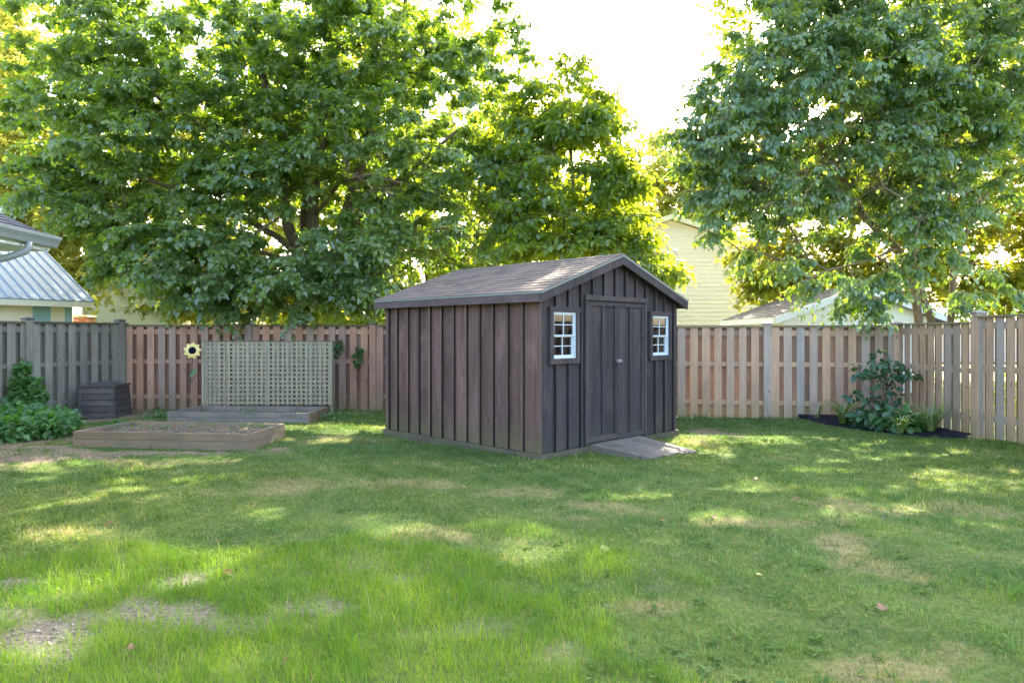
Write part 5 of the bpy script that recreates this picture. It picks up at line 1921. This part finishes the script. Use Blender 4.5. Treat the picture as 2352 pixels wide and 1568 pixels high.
tb = TW(690, 950, 17.6)
tb[2] = 0
tree('silver_maple', 'huge multi stemmed silver maple spreading over the back fence left of the shed', tuple(tb),
     [([tuple(tb), TW(684, 728, 17.6), TW(706, 681, 17.6), TW(712, 640, 17.6)], -1, (0.30, 0.24)),
      ([TW(710, 650, 17.6), TW(690, 592, 17.6), TW(664, 520, 17.5), TW(656, 480, 17.5), TW(648, 400, 17.4), TW(640, 320, 17.2), TW(610, 200, 17.0), TW(560, 20, 16.8)], 0, (0.15, 0.08)),
      ([TW(712, 640, 17.6), TW(720, 574, 17.5), TW(718, 500, 17.4), TW(718, 450, 17.3), TW(735, 330, 17.3), TW(760, 150, 17.2), TW(780, -60, 17.0)], 0, (0.17, 0.08)),
      ([TW(712, 645, 17.6), TW(705, 560, 17.9), TW(700, 500, 18.0), TW(706, 440, 18.1), TW(690, 300, 18.3), TW(680, 80, 18.4)], 0, (0.14, 0.06)),
      ([TW(714, 640, 17.6), TW(760, 600, 17.8), TW(784, 560, 17.9), TW(795, 489, 17.9), TW(830, 380, 18.0), TW(880, 200, 18.0), TW(930, 20, 18.0)], 0, (0.16, 0.07)),
      ([TW(790, 560, 17.9), TW(808, 520, 17.9), TW(834, 490, 17.8), TW(880, 440, 17.7), TW(960, 380, 17.5), TW(1050, 300, 17.4)], 4, (0.09, 0.04)),
      ([TW(804, 562, 17.9), TW(830, 540, 17.6), TW(858, 513, 17.4), TW(930, 480, 17.0), TW(1010, 440, 16.8)], 4, (0.05, 0.03)),
      ([TW(688, 590, 17.6), TW(640, 545, 17.2), TW(560, 500, 16.8), TW(450, 450, 16.4), TW(330, 410, 16.2), TW(200, 380, 16.0)], 1, (0.08, 0.03)),
      ([TW(690, 600, 17.6), TW(640, 590, 17.0), TW(560, 570, 16.0), TW(450, 560, 15.2), TW(350, 560, 15.0)], 1, (0.06, 0.025)),
      ([TW(710, 640, 17.5), TW(690, 620, 16.8), TW(660, 600, 16.0), TW(620, 610, 15.2)], 0, (0.05, 0.025)),
      ([TW(652, 440, 17.4), TW(560, 360, 17.0), TW(430, 270, 16.6), TW(300, 180, 16.2), TW(180, 90, 16.0)], 1, (0.07, 0.03)),
      ([TW(718, 500, 17.5), TW(780, 420, 16.4), TW(850, 400, 15.6), TW(920, 420, 15.2)], 2, (0.05, 0.025))],
     [blob(330, 330, 16.2, 270, 230, 2.2, 150), blob(250, 480, 15.8, 190, 110, 1.6, 62), blob(420, 600, 15.3, 230, 100, 1.5, 110), blob(330, 650, 15.2, 150, 70, 1.0, 40),
      blob(640, 655, 15.2, 200, 75, 1.2, 78), blob(800, 600, 15.6, 160, 90, 1.5, 64), blob(580, 210, 16.8, 330, 260, 2.8, 190), blob(880, 250, 17.0, 290, 250, 2.8, 190),
      blob(1080, 150, 17.6, 155, 230, 2.2, 84), blob(1000, 440, 16.4, 200, 130, 2.0, 96), blob(900, 500, 16.0, 150, 110, 1.6, 50), blob(250, 100, 16.4, 220, 170, 2.2, 90),
      blob(640, -160, 17.6, 480, 230, 3.4, 150), blob(700, 480, 19.6, 420, 200, 1.6, 90), blob(1080, 560, 18.5, 140, 80, 1.4, 30), blob(160, 330, 16.4, 130, 180, 1.4, 50),
      blob(560, 420, 15.6, 150, 90, 1.2, 42), blob(860, 660, 15.4, 90, 60, 1.0, 20), blob(1330, -210, 18, 200, 120, 2.2, 60), blob(750, 330, 15.6, 200, 120, 1.2, 44), blob(700, 100, 16, 300, 130, 1.6, 60), blob(640, 300, 19.5, 420, 260, 1.5, 90), blob(1000, 330, 19.3, 200, 220, 1.5, 50)],  # unseen upper right lobe is added to shade the lawn
     MAPLE, 0.106, (M['bark'], M['leaf_maple']), per=136, spray=0.52, droop=0.5, gap=maple_gap, hang=0.55)

c0 = TW(1328, 940, 15.8)
c0[2] = 0


def cherry_gap(cs):
    px = HX + cs[:, 0] / cs[:, 1] * F
    py = HY - (cs[:, 2] - CAMH) / cs[:, 1] * F
    lim = np.interp(py, [110, 200, 330, 420, 540, 600, 640], [1340, 1390, 1460, 1475, 1490, 1540, 1560])
    return px < lim


tree('young_cherry_tree', 'slender young tree with drooping bright backlit leaves above the shed roof ridge', tuple(c0),
     [([tuple(c0), TW(1327, 586, 15.8), TW(1316, 450, 15.8), TW(1311, 347, 15.8), TW(1310, 230, 15.7), TW(1300, 150, 15.7)], -1, (0.085, 0.02)),
      ([TW(1326, 570, 15.8), TW(1295, 520, 15.7), TW(1288, 440, 15.7), TW(1270, 330, 15.6), TW(1250, 250, 15.6)], 0, (0.05, 0.015)),
      ([TW(1327, 600, 15.8), TW(1400, 560, 15.6), TW(1460, 540, 15.5), TW(1530, 560, 15.4)], 0, (0.03, 0.01)),
      ([TW(1327, 650, 15.8), TW(1400, 630, 15.2), TW(1480, 615, 14.9), TW(1550, 628, 14.8)], 0, (0.03, 0.01)),
      ([TW(1318, 480, 15.8), TW(1370, 430, 15.6), TW(1430, 380, 15.5), TW(1470, 330, 15.5)], 0, (0.03, 0.01))],
     [blob(1310, 240, 15.7, 100, 120, 1.0, 46), blob(1390, 330, 15.6, 90, 110, 1.0, 44), blob(1290, 400, 15.6, 130, 120, 1.1, 60), blob(1420, 450, 15.5, 70, 90, .9, 40),
      blob(1250, 520, 15.5, 130, 80, 1.0, 46), blob(1400, 555, 15.4, 110, 45, .9, 46), blob(1500, 560, 15.3, 60, 28, .5, 18), blob(1530, 628, 14.9, 45, 12, .3, 9), blob(1450, 622, 15, 50, 14, .3, 7),
      blob(1180, 560, 15.8, 90, 60, 1.0, 26), blob(1200, 350, 16.2, 90, 90, 1.0, 26), blob(1215, 280, 16.2, 80, 110, 1.0, 30), blob(1180, 450, 16.2, 90, 90, 1.0, 30)],
     OVATE, 0.135, (M['bark_smooth'], M['leaf_cherry']), per=76, spray=0.50, droop=0.35, gap=cherry_gap, hang=0.6, jitter=0.7)

m0 = TW(2128, 960, 14.9)
m0[2] = 0


def mul_gap(cs):
    px = HX + cs[:, 0] / cs[:, 1] * F
    py = HY - (cs[:, 2] - CAMH) / cs[:, 1] * F
    lim = np.interp(py, [-50, 60, 110, 200, 300, 420, 520, 600, 690, 740], [1640, 1660, 1600, 1580, 1545, 1560, 1620, 1700, 1830, 1880])
    r = rng.uniform(0, 1, len(cs))
    low = (px > 2060) & (py > 600) & (r < 0.65)
    thin_ = (px > 2150) & (py > 330) & (r < 0.6)
    gold = (px > 1680) & (px < 2050) & (py > 480) & (py < 650) & (r < 0.72)
    return (px > lim) & ~low & ~thin_ & ~gold & (py < 735)


tree('mulberry_tree', 'multi stemmed tree with bluish green oval leaves hanging over the right corner of the fence', tuple(m0),
     [([tuple(m0 + np.array([-.1, 0, 0])), TW(2111, 735, 14.9), TW(2097, 642, 14.8), TW(2060, 570, 14.7), TW(1977, 487, 14.5), TW(1931, 398, 14.4), TW(1930, 305, 14.3), TW(1944, 108, 14.2), TW(1950, -60, 14.2)], -1, (0.105, 0.04)),
      ([tuple(m0 + np.array([.1, 0.1, 0])), TW(2139, 735, 15.0), TW(2118, 675, 15.0), TW(2100, 560, 15.1), TW(2080, 400, 15.2), TW(2060, 200, 15.2), TW(2080, -40, 15.2)], -1, (0.10, 0.04)),
      ([tuple(m0 + np.array([.55, 0.1, 0])), TW(2184, 731, 14.9), TW(2190, 623, 14.9), TW(2207, 558, 14.8), TW(2258, 455, 14.6), TW(2287, 422, 14.5), TW(2352, 384, 14.3), TW(2450, 300, 14.2)], -1, (0.095, 0.03)),
      ([TW(2190, 560, 14.9), TW(2176, 480, 14.9), TW(2180, 440, 14.9), TW(2170, 330, 14.9), TW(2200, 150, 14.8), TW(2230, -30, 14.8)], 2, (0.05, 0.02)),
      ([TW(1977, 487, 14.5), TW(1900, 420, 14.0), TW(1800, 380, 13.6), TW(1700, 350, 13.4), TW(1600, 320, 13.3)], 0, (0.05, 0.015)),
      ([TW(1931, 398, 14.4), TW(1860, 300, 14.0), TW(1780, 210, 13.8), TW(1690, 170, 13.6)], 0, (0.04, 0.015)),
      ([TW(2060, 570, 14.7), TW(1990, 600, 13.8), TW(1900, 620, 13.2), TW(1840, 650, 13.0)], 0, (0.035, 0.012)),
      ([TW(2200, 640, 14.9), TW(2250, 600, 14.6), TW(2330, 540, 14.4)], 2, (0.025, 0.012)),
      ([TW(2060, 200, 15.2), TW(2160, 60, 14.6), TW(2260, 20, 14.2), TW(2380, 10, 14.0)], 1, (0.045, 0.02))],
     [blob(1790, 230, 13.9, 190, 190, 1.6, 150), blob(1700, 320, 13.5, 150, 130, 1.2, 96), blob(1760, 460, 13.6, 180, 120, 1.4, 104), blob(1980, 230, 14.0, 200, 210, 1.8, 160),
      blob(1950, 70, 14.4, 230, 160, 1.8, 90), blob(2180, 200, 14.4, 190, 200, 1.6, 110), blob(1980, 430, 13.8, 190, 120, 1.3, 90), blob(2120, 420, 14.0, 120, 110, 1.0, 40), blob(2050, 330, 14.3, 220, 150, 1.2, 60), blob(2080, 560, 13.7, 110, 90, .8, 36),
      blob(1950, 640, 13.2, 120, 40, .6, 20), blob(1990, 685, 13.1, 110, 30, .5, 9), blob(1830, 580, 13.6, 130, 80, 1.0, 34), blob(2250, 330, 14.2, 130, 140, 1.2, 40),
      blob(1930, -150, 14.6, 330, 200, 2.4, 120), blob(2350, 50, 14.4, 160, 200, 1.6, 60), blob(2330, 430, 13.9, 80, 120, 1.0, 16), blob(2250, 660, 14.3, 90, 50, .6, 12), blob(2180, 500, 13.8, 90, 60, .7, 14),
      blob(2450, -200, 13.5, 330, 260, 2.4, 80)],
     OVATE, 0.108, (M['bark_smooth'], M['leaf_ovate']), per=124, spray=0.45, droop=0.5, gap=mul_gap, hang=0.8)


def simple_tree(name, label, x, Y, trunk_top, rad, blobs, leaf, size, mats, per, spray=0.8, group=None, carve=1.0, gap=None, tips=None):
    b = TW(x, 900, Y)
    b[2] = 0
    limbs = [([tuple(b), tuple(b + np.array([0.1, 0, trunk_top * 0.5])), tuple(b + np.array([-0.1, 0.2, trunk_top]))], -1, (rad, rad * 0.4))]
    for k, t in enumerate(tips or []):
        limbs.append(([tuple(b + np.array([0.05, 0.05, trunk_top * 0.55])), tuple((b + np.array([0, 0, trunk_top * .8]) + t) / 2), tuple(t)], 0, (rad * .5, rad * .2)))
    return tree(name, label, tuple(b), limbs, blobs, leaf, size, mats, per=per, spray=spray, droop=0.35, twigs=False, carve=carve, group=group, gap=gap)


bgm = 'trees beyond the fence'
simple_tree('golden_maple_tree', 'golden green backlit maple behind the garage at the right', 2110, 27, 6.5, 0.25,
            [blob(1840, 560, 26, 150, 130, 2.2, 90), blob(2050, 520, 27, 200, 150, 2.5, 110), blob(2300, 560, 26, 200, 160, 2.5, 130), blob(1960, 640, 26.5, 220, 70, 2.0, 70),
             blob(2320, 660, 25.5, 130, 55, 1.6, 50), blob(2060, 380, 27.5, 260, 130, 2.5, 90), blob(2250, 250, 28, 220, 160, 2.5, 90), blob(1930, 300, 28, 190, 200, 2.5, 110), blob(2080, 120, 29, 300, 140, 2.5, 100), blob(2420, 420, 26, 200, 200, 2.5, 60), blob(1780, 640, 25.5, 80, 60, 1.2, 26)],
            MAPLE, 0.19, (M['bark_far'], M['leaf_gold']), 60, 0.75, bgm)
simple_tree('pale_far_tree', 'pale hazy yellow green tree far away above the yellow house roof', 1520, 52, 12, 0.35,
            [blob(1530, 430, 52, 100, 150, 4, 120), blob(1620, 470, 52, 100, 110, 4, 80), blob(1470, 480, 52, 70, 90, 3, 50), blob(1700, 420, 55, 120, 150, 5, 60)],
            SIMPLE5, 0.34, (M['bark_far'], M['leaf_yellow']), 70, 1.3, bgm)
simple_tree('yellow_green_tree', 'tall bright yellow green tree at the far left edge of the picture', 60, 24, 9, 0.3,
            [blob(30, 120, 24, 190, 250, 3, 150), blob(60, 400, 23, 170, 150, 2.5, 110), blob(130, 520, 22.5, 150, 90, 2, 80), blob(-60, 320, 22, 160, 260, 2.5, 90), blob(60, -150, 25, 260, 160, 3, 60),
             blob(190, 620, 22.5, 70, 50, 1.2, 26)],
            MAPLE, 0.19, (M['bark_far'], M['leaf_yellow']), 56, 0.75, bgm)
simple_tree('lime_tree', 'lime green sunlit tree filling the gap left of the shed above the fence', 980, 28, 6, 0.22,
            [blob(950, 600, 27, 190, 120, 2.5, 120), blob(1120, 520, 28, 150, 130, 2.5, 90), blob(820, 700, 26, 120, 60, 1.5, 50), blob(1120, 640, 26, 130, 60, 1.6, 50), blob(960, 440, 29, 220, 120, 2.5, 90), blob(1130, 330, 30, 90, 150, 2.5, 60), blob(800, 560, 28, 160, 120, 2, 60), blob(980, 200, 31, 190, 200, 3, 110), blob(860, 420, 31, 200, 150, 2.5, 80)],
            MAPLE, 0.19, (M['bark_far'], M['leaf_lime']), 56, 0.8, bgm)
simple_tree('lime_tree', 'yellowish tree behind the big maple trunks and the lattice', 560, 30, 6, 0.22,
            [blob(560, 560, 30, 240, 170, 3, 130), blob(700, 690, 28, 160, 60, 1.8, 60), blob(450, 690, 27, 120, 50, 1.5, 40), blob(380, 420, 31, 220, 170, 3, 90), blob(700, 380, 31, 240, 160, 3, 100), blob(300, 620, 28, 110, 90, 2, 50), blob(560, 250, 32, 330, 170, 3, 130), blob(250, 400, 31, 200, 200, 2.5, 80), blob(760, 150, 32, 260, 150, 3, 90)],
            MAPLE, 0.20, (M['bark_far'], M['leaf_gold']), 56, 0.85, bgm)
simple_tree('lime_tree', 'lime green tree standing behind the young cherry above the shed', 1320, 24, 5, 0.18,
            [blob(1330, 560, 24, 130, 60, 1.8, 60), blob(1250, 440, 25, 120, 110, 2.0, 60), blob(1400, 480, 25, 70, 70, 1.5, 30)],
            MAPLE, 0.17, (M['bark_far'], M['leaf_lime']), 50, 0.7, bgm, gap=cherry_gap)
simple_tree('tall_shade_tree', 'tall leafy tree behind the mulberry at the top right with added lobes shading the lawn', 2520, 21, 9, 0.28,
            [blob(2250, 60, 20, 220, 230, 2.5, 110), blob(2420, 300, 19.5, 160, 220, 2.2, 80), blob(1850, 60, 20.5, 230, 160, 2.5, 70), blob(2080, -180, 21, 460, 200, 3, 120), blob(1600, -220, 19.5, 260, 150, 2.5, 110), blob(1720, -20, 19.5, 130, 70, 1.5, 30), blob(1600, -190, 24, 260, 120, 3, 150), blob(1500, -260, 27, 300, 120, 3, 90)],  # lobes above the view, over the sky gap, are added to shade the lawn
            MAPLE, 0.16, (M['bark_far'], M['leaf_lime']), 58, 0.7, bgm, gap=lambda cs: ((HX + cs[:, 0] / cs[:, 1] * F) > 1650) | ((HY - (cs[:, 2] - CAMH) / cs[:, 1] * F) < -55))

# shrubs and fence-side plants beyond the right fence, seen through its gaps
for (X, Y_, r_, h_, lab) in ((10.2, 13.6, .7, .8, 'tangled green shrub seen through the gaps beside the tall right fence post'),
                             (9.4, 11.3, .6, 1.0, 'leafy shrub behind the nearest right fence panel'),
                             (12.6, 16.0, .9, .9, 'sunlit shrub seen past the garage through the right fence')):
    bush('garden_shrub', lab, 'shrub', (X, Y_, 0), [((X, Y_, h_ * .55), r_, r_, h_ * .6, 700)], SIMPLE5, 0.09, (M['twig'], M['leaf_lime']), stems=14, group='shrubs beyond the right fence')
for (px, Y_, r_, h_, lab) in ((330, 19.5, .9, 1.5, 'sunny shrub just above the fence beside the pale green house'),
                              (620, 21.5, 1.5, 1.9, 'yellow green bush behind the fence above the lattice')):
    c = W(px, 766, Y_)
    bush('garden_bush', lab, 'shrub', (c.x, Y_, 0), [((c.x, Y_, h_ * .6), r_, r_, h_ * .55, 1500)], MAPLE, 0.13, (M['twig'], M['leaf_gold']), stems=14)
